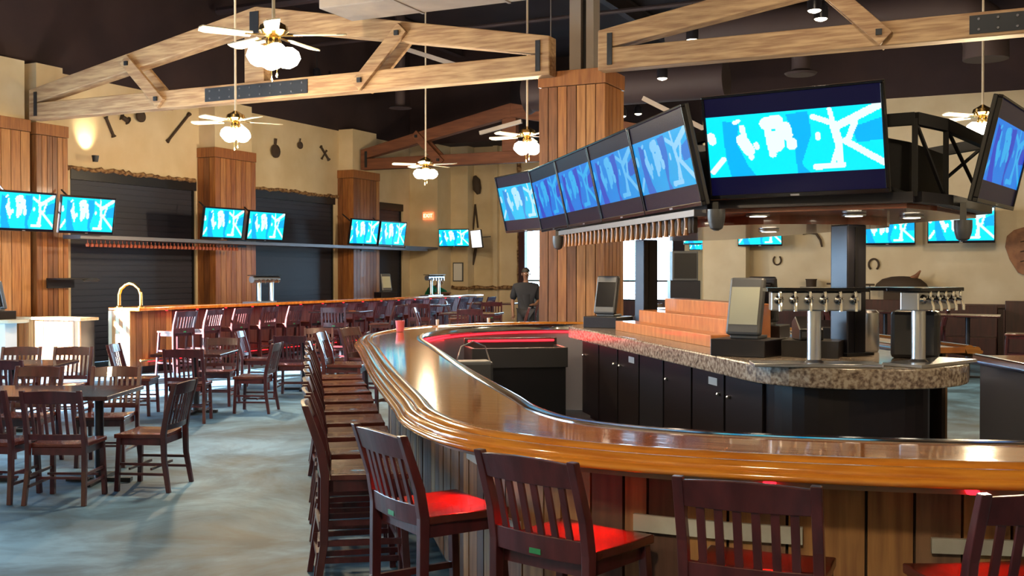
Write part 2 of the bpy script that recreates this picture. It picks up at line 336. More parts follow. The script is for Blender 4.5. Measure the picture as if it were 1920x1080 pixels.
t = thing('steel_column', 'grey steel column standing on top of the orange wood-clad column', 'column', (-5.52, 13.98, 4.53))
h = CZ - 4.53
MB().box(-0.20, -0.03, -0.12, 0.12, 0.0, h).build('flange', M_pole, t)
MB().box(-0.03, 0.05, -0.03, 0.06, 0.0, h).build('web', M_black, t)
MB().box(0.05, 0.16, -0.12, 0.12, 0.0, h).build('flange', M_pole, t)

# ------------------------------------------------------------------ trusses
def truss(cx, y, half, label, wm, xmin=None, plate=True):
    t = thing('timber_truss', label, 'truss', (cx, y, 0)); x0 = -half; T = 0.24
    zb, ze, zp = 4.44, 4.97, 5.90; hh = 0.29
    MB().box(x0, half, -T / 2, T / 2, zb, zb + hh).build('bottom_chord', wm, t, 0.015)
    for s in (-1, 1):
        th = 0.34
        q = [(s * half, ze), (0, zp), (0, zp - th), (s * half, ze - th + 0.08)]
        if s > 0: q = q[::-1]
        MB().prism([(a, b) for a, b in q], -T / 2 + 0.002, T / 2 - 0.002, 0, Matrix(((1, 0, 0, 0), (0, 0, -1, 0), (0, 1, 0, 0), (0, 0, 0, 1)))).build('top_chord', wm, t, 0.015)
        for yy in (-1, 1):
            br = MB().beam((s * 2.70, yy * (T / 2 + 0.035), ze + 0.33), (s * 1.90, yy * (T / 2 + 0.035), zb + 0.07), 0.20, 0.07, 0, (1, 0, 0.7)).build('diagonal_brace', wm, t, 0.008)
            if yy < 0:
                for fx in (0.10, 0.90):
                    p = Vector((s * 2.70, 0, ze + 0.33)).lerp(Vector((s * 1.90, 0, zb + 0.07)), fx)
                    MB().box(p.x - 0.035, p.x + 0.035, -T / 2 - 0.10, -T / 2 - 0.068, p.z - 0.035, p.z + 0.035).build('bolt', M_plate, br)
    MB().box(-0.24, 0.14, -T / 2 + 0.03, T / 2 - 0.03, zb + hh, zp - 0.3).build('king_post', wm, t, 0.01)
    if plate:
        p = MB().box(-1.0, 1.0, -T / 2 - 0.015, -T / 2 - 0.001, zb + 0.04, zb + 0.25).build('splice_plate', M_plate, t)
        b = MB()
        for i in range(10):
            for zz in (0.085, 0.205): b.lathe([(0.018, 0), (0.014, 0.012)], (0, 0, 0), 8, 0, Matrix.Translation((-0.9 + i * 0.2, -T / 2 - 0.014, zb + zz)) @ Matrix.Rotation(PI / 2, 4, 'X'))
        b.build('plate_bolts', M_shelf, p)
        MB().box(-0.1, 0.07, -T / 2 - 0.015, -T / 2 - 0.001, zp - 0.42, zp - 0.08).build('peak_plate', M_plate, t)
    for s in (-1, 1):
        MB().box(s * (half - 0.17) - 0.035, s * (half - 0.17) + 0.035, -T / 2 - 0.015, -T / 2 - 0.001, zb + 0.06, zb + 0.48).build('end_strap', M_plate, t)
    return t
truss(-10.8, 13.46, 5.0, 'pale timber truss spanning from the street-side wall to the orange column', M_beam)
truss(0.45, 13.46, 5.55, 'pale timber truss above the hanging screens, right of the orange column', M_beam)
truss(-11.3, 23.7, 4.35, 'reddish timber truss darkened for dim light in the distance on the far wall column', M_beamdim, plate=False)

# ------------------------------------------------------------------ ducts, pipes, ceiling spots
t = thing('air_duct', 'pale grey rectangular air duct above the first timber truss', 'duct', (-6.4, 12.72, 5.42))
MB().box(-2.45, 2.4, -0.42, 0.40, 0, 0.85).build('duct_body', M_lightduct, t, 0.02)
for x in (-1.25, 0.1, 1.5): MB().box(x - 0.02, x + 0.02, -0.435, 0.415, -0.012, 0.865).build('duct_seam', M_pole, t)
for x in (-1.5, 1.8):
    MB().tube([(x, -0.38, 0.85), (x, -0.38, CZ - 5.42)], 0.012, 6).build('hanger_rod', M_pole, t)
t = thing('round_duct', 'fat dark round duct with a downward elbow in the shadows above the hanging screens', 'duct', (0, 19.5, 6.2))
MB().tube([(-6, 0, 0), (-1.3, 0, 0), (-0.9, 0, -0.05), (-0.65, 0, -0.25), (-0.55, 0, -0.6), (-0.55, 0, -0.9)], 0.36, 20).build('duct_body', M_duct, t)
MB().tube([(0.4, 0, 0.2), (8, 0, 0.2)], 0.40, 20).build('duct_branch', M_duct, t)
for x in (-5, -3, 2.3, 6): MB().tube([(x, 0, 0.3), (x, 0, CZ - 6.2)], 0.012, 6).build('hanger_rod', M_pole, t)
t = thing('round_duct', 'dark round duct with a flared end hanging over the far tables', 'duct', (-9.5, 21.0, 5.6))
MB().tube([(0, 0, 0), (4.2, 0, 0)], 0.38, 20).build('duct_body', M_duct, t)
MB().tube([(0, 0, 0), (-0.12, 0, 0)], [0.38, 0.44], 20).build('duct_collar', M_duct, t)
for x in (0.4, 3.8): MB().tube([(x, 0, 0.3), (x, 0, CZ - 5.6)], 0.012, 6).build('hanger_rod', M_pole, t)
t = thing('air_diffuser', 'dark round air diffuser hanging behind the large front screen', 'diffuser', onY(1500, 132, 20.2))
MB().lathe([(0.26, -0.1), (0.30, -0.06), (0.17, 0.0), (0.16, CZ - t.location.z)], (0, 0, 0), 20).build('diffuser_cone', M_duct, t)
t = thing('air_diffuser', 'dark round air diffuser high above the far truss', 'diffuser', onY(751, 200, 22.0))
MB().lathe([(0.28, -0.05), (0.24, -0.02), (0.12, 0.0), (0.12, CZ - t.location.z)], (0, 0, 0), 20).build('diffuser_cone', M_duct, t)
for k, (y, z, r, l) in enumerate(((16.0, 7.7, 0.05, 'thin dark pipe nearest the first truss'), (18.5, 7.5, 0.09, 'thick dark pipe under the ceiling above the fans'), (21.5, 7.3, 0.05, 'thin dark pipe under the ceiling past the round ducts'))):
    tag(MB().tube([(-16.0, y, z), (8.5, y, z)], r, 8).build('ceiling_pipe', M_duct), l, 'pipe')
for k, x in enumerate((-14.3, -8.5, -2.0, 3.1)):
    YE = 9.2 if k == 0 else 12.2 if k == 1 else 6.4
    o = MB().box(-0.09, 0.09, -18, YE, -0.02, 0.0); o.box(-0.012, 0.012, -18, YE, 0, 0.36); o.box(-0.09, 0.09, -18, YE, 0.36, 0.38)
    o = o.build('steel_joist', M_duct); o.location = (x, 17.5, 7.85); tag(o, 'dark steel joist under the ceiling, %s one' % ('street-side', 'second', 'third', 'fourth')[k], 'joist')
for u0, v0, u1, v1, Y, l in ((757, 92, 862, 125, 17.0, 'pale slanting brace seen through the first truss'), (1205, 185, 1325, 245, 17.5, 'pale slanting brace behind the row of screens'), (900, 250, 978, 228, 20.0, 'pale slanting brace over the far tables')):
    tag(MB().beam(onY(u0, v0, Y), onY(u1, v1, Y), 0.06, 0.08).build('roof_brace', M_pole), l, 'brace')
spots = [(140, 12, 19), (267, 41, 20), (448, 97, 21), (595, 138, 22), (615, 141, 23), (5, 52, 15), (1297, 65, 17), (1525, 8, 15), (1537, 24, 15.6), (1241, 138, 19), (1166, 211, 24), (168, 85, 20.5), (1196, 207, 26)]
names = ['brightest ceiling spotlight above the street-side column', 'dim ceiling spotlight beyond the street-side column', 'ceiling spotlight glimpsed under the peak of the first truss',
         'larger of two ceiling spotlights right of the nearest fan', 'smaller of two ceiling spotlights right of the nearest fan', 'ceiling spotlight at the frame edge above the street-side pier',
         'ceiling spotlight between the chords of the truss over the screens', 'upper of two paired ceiling spotlights by the truss brace', 'lower of two paired ceiling spotlights by the truss brace',
         'ceiling spotlight just under the truss right of the orange column', 'small ceiling spotlight close beside the orange column', 'dim conduit lamp below the brightest ceiling spotlight', 'faint ceiling spotlight far behind the row of screens']
sp0 = None
for (u, v, Y), nm in zip(spots, names):
    p = onY(u, v, Y)
    if sp0 is None:
        sp0 = thing('ceiling_spotlight', nm, 'spotlight', p)
        MB().lathe([(0.10, -0.10), (0.10, 0.06), (0.06, 0.12)], (0, 0, 0), 14).build('housing', M_blacksteel, sp0)
        MB().lathe([(0.02, -0.135), (0.075, -0.115), (0.09, -0.10)], (0, 0, 0), 14).build('lens', M_spot, sp0)
        MB().tube([(0, 0, 0.12), (0, 0, 0.5)], 0.012, 6).build('stem', M_blacksteel, sp0); freeze(sp0)
    else: dup(sp0, p, 0, nm)
for p, tgt, e_, an in (((-9.5, 9.0, 7.6), (-10.5, 13.5, 4.8), 500, 75), ((-1.5, 9.0, 7.6), (-0.5, 13.5, 4.8), 500, 75), ((-8.0, 11.0, 7.7), (-7.5, 13.0, 4.6), 120, 60)):
    l = light('truss_fill_beam', 'SPOT', p, e_, (1.0, 0.80, 0.55), spot_size=math.radians(an), spot_blend=0.8, shadow_soft_size=0.1); aim(l, tgt)  # unseen spot lamps without housings, added to light the trusses
# uplight that throws the bright scallop on the left wall
p = onX(180, 292, LX + 0.26); t = thing('wall_uplight', 'small uplight throwing a bright scallop on the plaster above the first shutter', 'lamp', p)
MB().lathe([(0.05, -0.12), (0.07, 0.0)], (0, 0, 0), 12).build('housing', M_black, t)
l = light('uplight_beam', 'SPOT', (0.0, 0, 0.03), 75, (1, 0.82, 0.5), parent=t, spot_size=math.radians(70), spot_blend=1.0, shadow_soft_size=0.04); l.rotation_euler = (0, PI - 0.62, 0)

# ------------------------------------------------------------------ ceiling fans
def make_fan(loc, rz, label, polelen, power):
    t = thing('ceiling_fan', label, 'ceiling fan', loc, rz)
    MB().tube([(0, 0, 0.16), (0, 0, polelen)], 0.016, 8).build('downrod', M_blade, t)
    MB().lathe([(0.03, 0.10), (0.10, 0.12), (0.135, 0.15), (0.12, 0.20), (0.05, 0.24), (0.02, 0.26)], (0, 0, -0.06), 20).build('motor_housing', M_brass, t)
    for i in range(5):
        a = i * 2 * PI / 5; R = Matrix.Rotation(a, 4, 'Z')
        poly = [(0.20, -0.055), (0.60, -0.075), (0.655, -0.05), (0.665, 0.02), (0.64, 0.065), (0.20, 0.055)]
        b = MB().prism(poly, -0.006, 0.006, 0, R @ Matrix.Rotation(0.2, 4, 'X') @ Matrix.Translation((0, 0, 0.05))).build('blade', M_blade, t)
        MB().beam(R @ Vector((0.08, 0, 0.05)), R @ Vector((0.26, 0, 0.045)), 0.035, 0.01).build('blade_bracket', M_brass, b)
    MB().lathe([(0.04, -0.10), (0.07, -0.06), (0.07, 0.0), (0.05, 0.05)], (0, 0, 0), 16).build('light_fitter', M_brass, t)
    for i in range(4):
        a = i * PI / 2 + 0.5; c = Vector((math.cos(a), math.sin(a), 0))
        g = MB().lathe([(0.03, 0.0), (0.075, -0.025), (0.105, -0.085), (0.095, -0.145), (0.04, -0.18)], (0, 0, 0), 16, 0, Matrix.Translation(c * 0.09 + Vector((0, 0, -0.055))) @ Matrix.Rotation(a, 4, 'Z') @ Matrix.Rotation(-0.5, 4, 'Y')).build('glass_shade', M_globe, t)
        MB().tube([c * 0.05 + Vector((0, 0, -0.03)), c * 0.09 + Vector((0, 0, -0.05))], 0.014, 6).build('lamp_arm', M_brass, g)
    for dx, L in ((-0.02, 0.22), (0.03, 0.18)):
        MB().tube([(dx, 0, -0.1), (dx, 0, -0.1 - L)], 0.003, 5).lathe([(0.004, -0.04), (0.012, -0.025), (0.004, 0)], (dx, 0, -0.1 - L), 8).build('pull_chain', M_brass, t)
    ld = light('fan_light', 'POINT', (0, 0, -0.34), power, (1.0, 0.76, 0.46), parent=t, shadow_soft_size=0.13)
    return t
FP = 460
FZ = 3.82
fans = [((-6.06, 7.74), 0.35, 'nearest ceiling fan with bright lights in front of the first truss', FP), ((-9.96, 11.87), 0.9, 'ceiling fan hanging below the splice plate of the first truss', FP),
        ((-10.56, 18.2), 0.1, 'ceiling fan furthest away, glowing before the far beige wall', FP), ((-6.94, 15.1), 0.6, 'ceiling fan just beside the orange wood-clad column', FP),
        ((-0.48, 15.8), 0.2, 'ceiling fan partly hidden behind the angled screen at the canopy end', FP)]
for (x, y), rz, lb, pw in fans: make_fan((x, y, FZ), rz, lb, CZ - FZ, pw)
# unseen fans added behind and beside the viewpoint to light the room
for x, y in ((-11.0, 5.0), (-5.5, 0.5), (-0.5, 0.2), (3.5, 5.5)):
    make_fan((x, y, FZ), 0.3, 'added unseen ceiling fan behind the viewpoint over the %s' % {-11.0: 'dining area by the street', -5.5: 'open floor', -0.5: 'bar stools', 3.5: 'right-hand aisle'}[x], CZ - FZ, FP * 0.6)

# ------------------------------------------------------------------ television screens
def seg_d(px, py, a, b):
    ax, ay = a; bx, by = b; vx, vy = bx - ax, by - ay; t = max(0, min(1, ((px - ax) * vx + (py - ay) * vy) / (vx * vx + vy * vy)))
    return math.hypot(px - ax - t * vx, py - ay - t * vy)
def in_poly(x, y, P):
    c = False; j = len(P) - 1
    for i in range(len(P)):
        if (P[i][1] > y) != (P[j][1] > y) and x < (P[j][0] - P[i][0]) * (y - P[i][1]) / (P[j][1] - P[i][1]) + P[i][0]: c = not c
        j = i
    return c
SEGS = [((1020, 520), (1110, 560), 13), ((1092, 490), (1105, 560), 10), ((1110, 575), (1300, 482), 18), ((1105, 560), (1122, 640), 18), ((1122, 640), (1125, 745), 15), ((1195, 555), (1160, 640), 13),
        ((1150, 640), (1305, 748), 15), ((1125, 650), (1092, 750), 11), ((1020, 757), (1135, 752), 14), ((1037, 605), (1037, 622), 12), ((555, 765), (608, 705), 14), ((556, 590), (562, 612), 20), ((672, 528), (690, 520), 10), ((705, 552), (712, 600), 13), ((700, 612), (730, 665), 27), ((736, 688), (738, 700), 13), ((815, 540), (862, 530), 30), ((845, 575), (852, 640), 40), ((898, 560), (905, 600), 25), ((922, 636), (922, 648), 24), ((832, 650), (836, 688), 17), ((764, 638), (767, 652), 12)]
BL = []
BLUE = [[(615, 520), (690, 520), (680, 640), (720, 740), (760, 800), (640, 800), (620, 690)], [(905, 500), (1000, 495), (1010, 600), (960, 740), (1000, 790), (940, 790), (935, 650)], [(1180, 580), (1305, 540), (1305, 640), (1200, 650)]]
def picture(x, y):                          # x 0..1 left to right, y 0..1 top to bottom of the film frame
    X = 540 + 765 * x; Y = 478 + (775 - 478) * y + (1 - x) * 18
    if math.hypot((X - 846) / 1.5, Y - 572) < 6: return 0
    if any(seg_d(X, Y, a, b) < r for a, b, r in SEGS) or any(in_poly(X, Y, P) for P in BL): return 2
    if any(in_poly(X, Y, P) for P in BLUE): return 1
    return 0
def tv_screen_mesh(name, w, h, lb, nx, ny):
    m = MB(); g = {}; vs = []; fs = []; mi = []
    for j in range(ny + 1):
        for i in range(nx + 1): vs.append((-w / 2 + w * i / nx, 0, h / 2 - h * j / ny))
    for j in range(ny):
        for i in range(nx):
            yy = (j + 0.5) / ny; a = j * (nx + 1) + i; f = (a, a + nx + 1, a + nx + 2, a + 1)
            k = 3 if (yy < lb or yy > 1 - lb) else picture((i + 0.5) / nx, (yy - lb) / (1 - 2 * lb))
            m.f.append(list(f)); m.m.append(k); m.sm.append(False)
    m.v = vs; o = m.build(name, M_scr); me = o.data; bpy.data.objects.remove(o); return me
SCR = {'wide': tv_screen_mesh('screen_picture_wide', 1.17, 0.655, 0.19, 170, 96), 'full': tv_screen_mesh('screen_picture_full', 1.17, 0.655, 0.03, 70, 40)}
def tv(c, rz, tilt, label, kind='full', scale=1.0, group=None, arm=None, name='television'):
    """c = centre, rz = turn about the vertical (0 faces -Y), tilt = leaning forward at the top"""
    t = thing(name, label, 'television', c, rz, group); t.scale = (scale,) * 3; R = Matrix.Rotation(tilt, 4, 'X')
    fr = MB(); w, h = 0.585, 0.3275; B = 0.018; BB = 0.03
    for a in ((-w - B, w + B, h, h + B), (-w - B, w + B, -h - BB, -h), (-w - B, -w, -h, h), (w, w + B, -h, h)): fr.box(a[0], a[1], -0.012, 0.02, a[2], a[3])
    o = fr.build('bezel', M_blackgloss, t, 0.004); o.matrix_local = R
    o = MB().box(-w - B, w + B, 0.0201, 0.05, -h - BB, h + B).box(-0.35, 0.35, 0.05, 0.09, -0.25, 0.2).build('back_cover', M_black, t, 0.006); o.matrix_local = R
    o = bpy.data.objects.new('screen', SCR[kind]); COL.objects.link(o); o.parent = t; o.matrix_local = R
    o = MB().box(-0.03, 0.03, -0.014, -0.0125, -h - 0.022, -h - 0.01).build('badge', M_steel, t); o.matrix_local = R
    if arm: MB().tube([(0, 0.05, 0), (0, 0.14, 0.06), (0, arm[0], arm[1])], 0.018, 6).build('mounting_arm', M_blacksteel, t)
    return t
tl = math.radians(13)
# four in a row along the canopy's long side: line from (n=2.7, t=6.8)
NV, DV = Vector((0.8, 0.6, 0)), Vector((-0.6, 0.8, 0))
def NT(n, t, z=0.0): return NV * n + DV * t + Vector((0, 0, z))
rown = ('first screen of the slanted row of four, next to the large front screen', 'second screen of the slanted row of four', 'third screen of the slanted row of four', 'furthest screen of the slanted row of four, before the orange column')
for k in range(4):
    tv(NT(2.63, 6.86 + 0.6075 + k * 1.222, 2.555), facing(NV.x, NV.y), tl, rown[k], 'wide', 1.0, 'row of screens along the canopy side')
tv((-1.355, 7.08, 2.60), math.radians(-8.9), tl, 'large front screen on the canopy, facing the near bar stools', 'wide', 1.0)
tv((-0.09, 8.17, 2.56), math.radians(80), tl, 'screen seen almost edge-on at the right end of the canopy', 'wide', 1.0)
tv((-5.34, 11.44, 2.585), math.radians(-40.5), tl, 'pale-rimmed screen at the far end of the canopy beside the orange column', 'wide', 1.0)
# street-side wall screens, hung over the back bar shelf
for y, lb in ((12.62, 'screen cut by the frame edge in front of the street-side column'), (13.95, 'screen beside the street-side column overlapping the first shutter'), (17.55, 'screen on the near side of the middle wall column'), (18.95, 'screen on the far side of the middle wall column'),
              (22.85, 'screen in front of the far wall column'), (24.2, 'screen before the narrow far shutter')):
    tv((-15.05, y, 2.78), PI / 2 - 0.08, 0.16, lb, 'full', 0.95, 'screens above the back bar', arm=(0.75, 0.5))
tv(onY(851, 446, 26.3), YAW * 0.6, 0.12, 'small screen facing out on the far end wall above the person in green', 'full', 0.72, arm=(0.6, 0.1))
t = tv(onY(893, 448, 26.5), -0.75, 0.12, 'small screen washed out white by glare beside the far end wall screen', 'full', 0.72, arm=(0.6, 0.1))
for c in list(COL.objects):
    if c.parent == t and c.name.startswith('screen'):
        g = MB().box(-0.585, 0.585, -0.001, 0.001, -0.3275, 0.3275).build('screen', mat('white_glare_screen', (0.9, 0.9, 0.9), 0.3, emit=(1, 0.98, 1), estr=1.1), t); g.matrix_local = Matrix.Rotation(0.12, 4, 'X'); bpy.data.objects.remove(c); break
for u, v, Y, sc, lb in ((1663, 430, 23.7, 0.92, 'wall screen just right of the black canopy post'), (1801, 421, 23.0, 1.03, 'wall screen below the right end of the canopy'), (1424, 437, 23.4, 0.80, 'wall screen seen as a sliver under the red canopy soffit'),
                        (1316, 437, 26.5, 0.82, 'upper far screen beyond the plaster pier under the soffit'), (1314, 456, 28.8, 0.55, 'lower small far screen beyond the plaster pier')):
    tv(onY(u, v, Y), 0.0, 0.1, lb, 'full', sc, arm=((24.0 - Y) / sc if Y < 24 else 0.2, 0.0 if Y < 24 else (CZ - onY(u, v, Y).z) / sc))

# ------------------------------------------------------------------ canopy over the island
def rrect(n0, n1, t0, t1, r, seg=8):
    pts = []
    for cn, ct, a0 in ((n1 - r, t1 - r, 0), (n0 + r, t1 - r, PI / 2), (n0 + r, t0 + r, PI), (n1 - r, t0 + r, 3 * PI / 2)):
        for i in range(seg + 1):
            a = a0 + i * PI / 2 / seg; pts.append(NT(cn + r * math.cos(a), ct + r * math.sin(a)))
    return [(p.x, p.y) for p in pts]
cano = [NT(2.90, 7.15), NT(2.90, 11.65), NT(3.2, 12.2), NT(4.7, 12.3), NT(5.0, 11.6), Vector((-0.25, 8.95, 0)), Vector((-0.46, 7.75, 0)), Vector((-0.62, 7.32, 0)), Vector((-1.80, 7.45, 0))]
cp = [(p.x, p.y) for p in cano]
t = thing('canopy', 'black steel canopy with a red wood soffit carried above the island', 'canopy')
def ringbeam(z0, z1, wd_, m, nm):
    b = MB(); n = len(cp)
    for i in range(n): b.beam((*cp[i], (z0 + z1) / 2), (*cp[(i + 1) % n], (z0 + z1) / 2), wd_, z1 - z0)
    b.build(nm, m, t)
ringbeam(2.20, 2.27, 0.10, M_blacksteel, 'lower_frame'); ringbeam(2.70, 2.78, 0.05, M_rubber, 'upper_frame')
ci = [(Vector((*p, 0)).lerp(NT(3.9, 9.2), 0.03)) for p in cp]
MB().prism([(p.x, p.y) for p in ci], 2.17, 2.215).build('soffit', M_redwood, t)
b = MB(); n = len(cp)
for i in range(n):
    a = Vector((*cp[i], 2.24)); c = Vector((*cp[(i + 1) % n], 2.24)); k = max(1, round((c - a).length / 1.2))
    for j in range(k):
        p = a.lerp(c, j / k); q = a.lerp(c, (j + 1) / k); b.beam(p, p + Vector((0, 0, 0.5)), 0.035, 0.035); b.beam(p, q + Vector((0, 0, 0.49)), 0.02, 0.02)
b.build('lattice', M_rubber, t)
for k, (a, c) in enumerate(((NT(4.2, 7.1), NT(4.2, 12.2)), (NT(3.4, 7.2), NT(3.4, 12.2)), (NT(2.9, 8), NT(4.9, 8)), (NT(2.9, 10), NT(4.9, 10)))):
    MB().beam((a.x, a.y, 2.73), (c.x, c.y, 2.73), 0.05, 0.05).build('cross_beam', M_blacksteel, t)
cq = [Vector((*p, 0)).lerp(NT(3.9, 9.2), 0.13) for p in cp]
MB().prism([(p.x, p.y) for p in cq], 2.30, 2.67).build('dark_fill_box', M_rubber, t)  # dark block added so that the inside of the canopy reads dark
# soffit ring, a lower circular band of red wood
MB().prism(rrect(3.15, 4.65, 7.35, 11.6, 0.6), 2.11, 2.17).build('soffit_ring', M_redwood, t)
for k, (n_, t_) in enumerate(((3.25, 7.18), (3.9, 7.0), (2.98, 8.2), (2.98, 10.2), (4.45, 7.15), (3.9, 8.4))):
    p = NT(n_, t_); zz = 2.165 if not (3.15 < n_ < 4.65 and 7.3 < t_ < 11.6 and t_ > 7.35) else 2.105
    r_ = MB().lathe([(0.085, -0.012), (0.085, 0.0)], (p.x, p.y, zz), 18).build('downlight_trim', M_steel, t)
    MB().lathe([(0.06, -0.0145), (0.06, -0.0125)], (p.x, p.y, zz), 18).build('downlight_lens', M_spot, r_)
    l = light('downlight_beam', 'SPOT', (p.x, p.y, zz - 0.05), 14, (1, 0.72, 0.42), spot_size=2.2, spot_blend=0.8, shadow_soft_size=0.05)
# rail with pegs beneath the row of screens
t = thing('peg_rail', 'dark rail with a row of pale wooden pegs under the slanted row of screens', 'rail', NT(2.73, 6.98, 2.140), facing(DV.x, DV.y) + PI / 2)
L = 3.9
MB().box(0, L, -0.045, 0.045, 0, 0.045).build('rail_bar', M_shelf, t)
MB().box(0.15, L - 0.1, -0.040, -0.01, -0.11, 0.0).build('rail_backboard', M_groove, t)
for i in range(26):
    x = 0.22 + i * (L - 0.45) / 25
    MB().lathe([(0.022, -0.125), (0.017, -0.10), (0.012, -0.04), (0.018, -0.0)], (x, 0.02, 0), 8).build('wooden_peg', CLAD[2], t)
for p, lb in ((NT(2.80, 6.86, 2.13), 'grey cylindrical speaker hanging at the near end of the peg rail'), (NT(2.74, 11.12, 2.09), 'grey cylindrical speaker hanging at the far end of the peg rail'), (Vector((-0.36, 7.95, 2.06)), 'dark cone speaker hanging under the canopy before the wall screen')):
    t = thing('hanging_speaker', lb, 'speaker', p)
    MB().lathe([(0.025, -0.09), (0.042, -0.08), (0.055, -0.04), (0.060, 0.0), (0.060, 0.05)], (0, 0, 0), 18).build('speaker_body', M_grayplas, t)
    MB().lathe([(0.02, -0.095), (0.02, -0.091)], (0, 0, 0), 12).build('speaker_cone', M_black, t); MB().box(-0.02, 0.02, -0.02, 0.02, 0.05, 2.20 - p.z + 0.03).build('bracket', M_black, t)
def post(n_, t_, z0, z1, lb):
    p = NT(n_, t_); t = thing('canopy_post', lb, 'post', (p.x, p.y, z0), facing(DV.x, DV.y) + 0.25)
    MB().box(-0.09, 0.09, -0.09, 0.09, 0, z1 - z0).build('post_shaft', M_blacksteel, t, 0.01)
    MB().box(-0.13, 0.13, -0.13, 0.13, 0, 0.02).build('base_plate', M_black, t)
    MB().box(-0.025, 0.0, -0.098, -0.091, 0.02, z1 - z0 - 0.02).build('cable_channel', M_black, t)
post(3.98, 7.22, 1.145, 2.10, 'thick black square post holding the near end of the canopy'); post(3.69, 11.0, 1.145, 2.10, 'black square post holding the far end of the canopy before the bright windows')

# ------------------------------------------------------------------ island counter
t = thing('island_counter', 'black back-bar island with a thick speckled granite top', 'counter')
MB().prism(rrect(3.0, 4.55, 6.1, 12.3, 0.72), 1.01, 1.14).build('granite_top', M_granite, t, 0.012)
MB().prism(rrect(3.25, 4.35, 6.4, 12.1, 0.5), 0.10, 1.01).build('cabinet_body', M_cabinet, t)
MB().prism(rrect(3.32, 4.28, 6.45, 12.0, 0.45), 0.0, 0.10).build('toe_kick', M_black, t)
for k in range(7):
    t0 = 7.05 + k * 0.70; o = MB()
    vv = [NT(n_, t_, z) for z in (0.14, 0.96) for n_, t_ in ((3.225, t0), (3.225, t0 + 0.66), (3.249, t0 + 0.66), (3.249, t0))]
    o = MB().hexa(vv).build('cabinet_door', M_cabinet if k != 3 else M_blacksteel, t, 0.004)
    if k != 3:
        c = NT(3.215, t0 + (0.08 if k % 2 else 0.58), 0.80); MB().lathe([(0.014, -0.01), (0.018, 0.0), (0.012, 0.012)], c, 10).build('door_knob', M_steel, o)
    if k in (1, 4):
        q = [NT(3.222, t0 + a, z) for z in (0.86, 0.92) for a in (0.12, 0.30)]
        MB().add([q[0], q[1], q[3], q[2]], [(0, 1, 2, 3)]).build('paper_tag', M_paper, o)
# black rubber floor mat in the aisle
tag(MB().prism([(p.x, p.y) for p in (NT(1.35, 5.4), NT(1.35, 11.5), NT(2.95, 11.5), NT(2.95, 5.4))], 0.0, 0.012).build('floor_mat', M_rubber), 'black rubber mat on the floor behind the bar', 'mat')

# taps on the island
def tap_tower(name, label, loc, rz, width, nf, cols, hz=0.40, post_r=0.045, faucet=True):
    t = thing(name, label, 'beer tap', loc, rz); hw = width / 2
    MB().box(-hw - 0.12, hw + 0.12, -0.14, 0.14, 0.0, 0.022).build('drip_tray', M_steel, t, 0.004)
    for cx in cols:
        c = MB().lathe([(post_r + 0.018, 0.022), (post_r, 0.04), (post_r, hz)], (cx, 0.02, 0), 18).build('tower_column', M_steel, t)
    MB().box(-hw, hw, -0.05, 0.08, hz, hz + 0.125).build('tower_head', M_steel, t, 0.008)
    MB().box(-hw - 0.03, hw + 0.05, -0.08, 0.16, hz + 0.125, hz + 0.15).build('top_slab', M_blackgloss, t, 0.004)
    for i in range(nf):
        x = -hw + (i + 0.5) * width / nf
        f = MB(); f.lathe([(0.034, 0.0), (0.028, 0.02), (0.012, 0.03)], (0, 0, 0), 14, 0, Matrix.Translation((x, -0.05, hz + 0.075)) @ Matrix.Rotation(PI / 2, 4, 'X'))
        f.tube([(x, -0.06, hz + 0.075), (x, -0.11, hz + 0.07), (x, -0.125, hz + 0.03), (x, -0.125, hz + 0.0)], 0.011, 8)
        f = f.build('faucet', M_chrome, t); MB().lathe([(0.008, 0), (0.012, 0.03), (0.006, 0.045)], (x, -0.105, hz + 0.085), 8).build('faucet_collar', M_chrome, f)
    return t
p1 = onz(1528, 686, 1.14); tap_tower('beer_tap_tower', 'six-faucet steel beer tap tower on one column beside the near screen terminal', p1, YAW - 0.10, 0.57, 6, (0.0,), 0.36)
p2 = onz(1722, 687, 1.14) + Vector((0.06, 0.22, 0)); tap_tower('beer_tap_tower', 'steel beer tap tower turned sideways at the rounded end of the island', p2, math.radians(66), 0.50, 5, (-0.12,), 0.36)
b = MB().beam(p1 + Vector((-0.1, 0.36, 0.498)), p2 + Vector((0.0, 0.42, 0.498)), 0.30, 0.022)
tag(b.build('tap_cover_slab', M_blackgloss), 'long black slab bridging the two beer tap towers', 'slab')

# point-of-sale terminals
def pos(loc, rz, label, boxw=0.42, lit=True):
    t = thing('cash_terminal', label, 'cash terminal', loc, rz)
    MB().box(-boxw / 2, boxw / 2, -0.18, 0.2, 0, 0.125).build('cash_drawer', M_cabinet, t, 0.006)
    MB().box(-0.11, 0.11, -0.06, 0.12, 0.126, 0.15).build('terminal_foot', M_grayplas, t, 0.006)
    R = Matrix.Translation((0, -0.02, 0.36)) @ Matrix.Rotation(-0.22, 4, 'X')
    o = MB().box(-0.135, 0.135, -0.03, 0.03, -0.215, 0.215).build('terminal_case', M_grayplas, t, 0.02); o.matrix_local = R
    o = MB().box(-0.11, 0.11, -0.034, -0.0305, -0.14, 0.14).build('touch_screen', mat('terminal_screen', (0.42, 0.43, 0.34), 0.25) if lit else M_blackgloss, t); o.matrix_local = R
    o = MB().box(-0.10, 0.10, 0.03, 0.09, -0.17, 0.17).build('rear_housing', M_black, t, 0.012); o.matrix_local = R
    MB().tube([(0, 0.10, 0.14), (0, 0.07, 0.34)], 0.05, 10).build('stand', M_black, t)
    return t
pp = onz(1390, 668, 1.14) + Vector((0.02, 0.10, 0)); pos(pp, YAW - 0.62, 'near touch-screen cash terminal on a black drawer beside the beer taps')
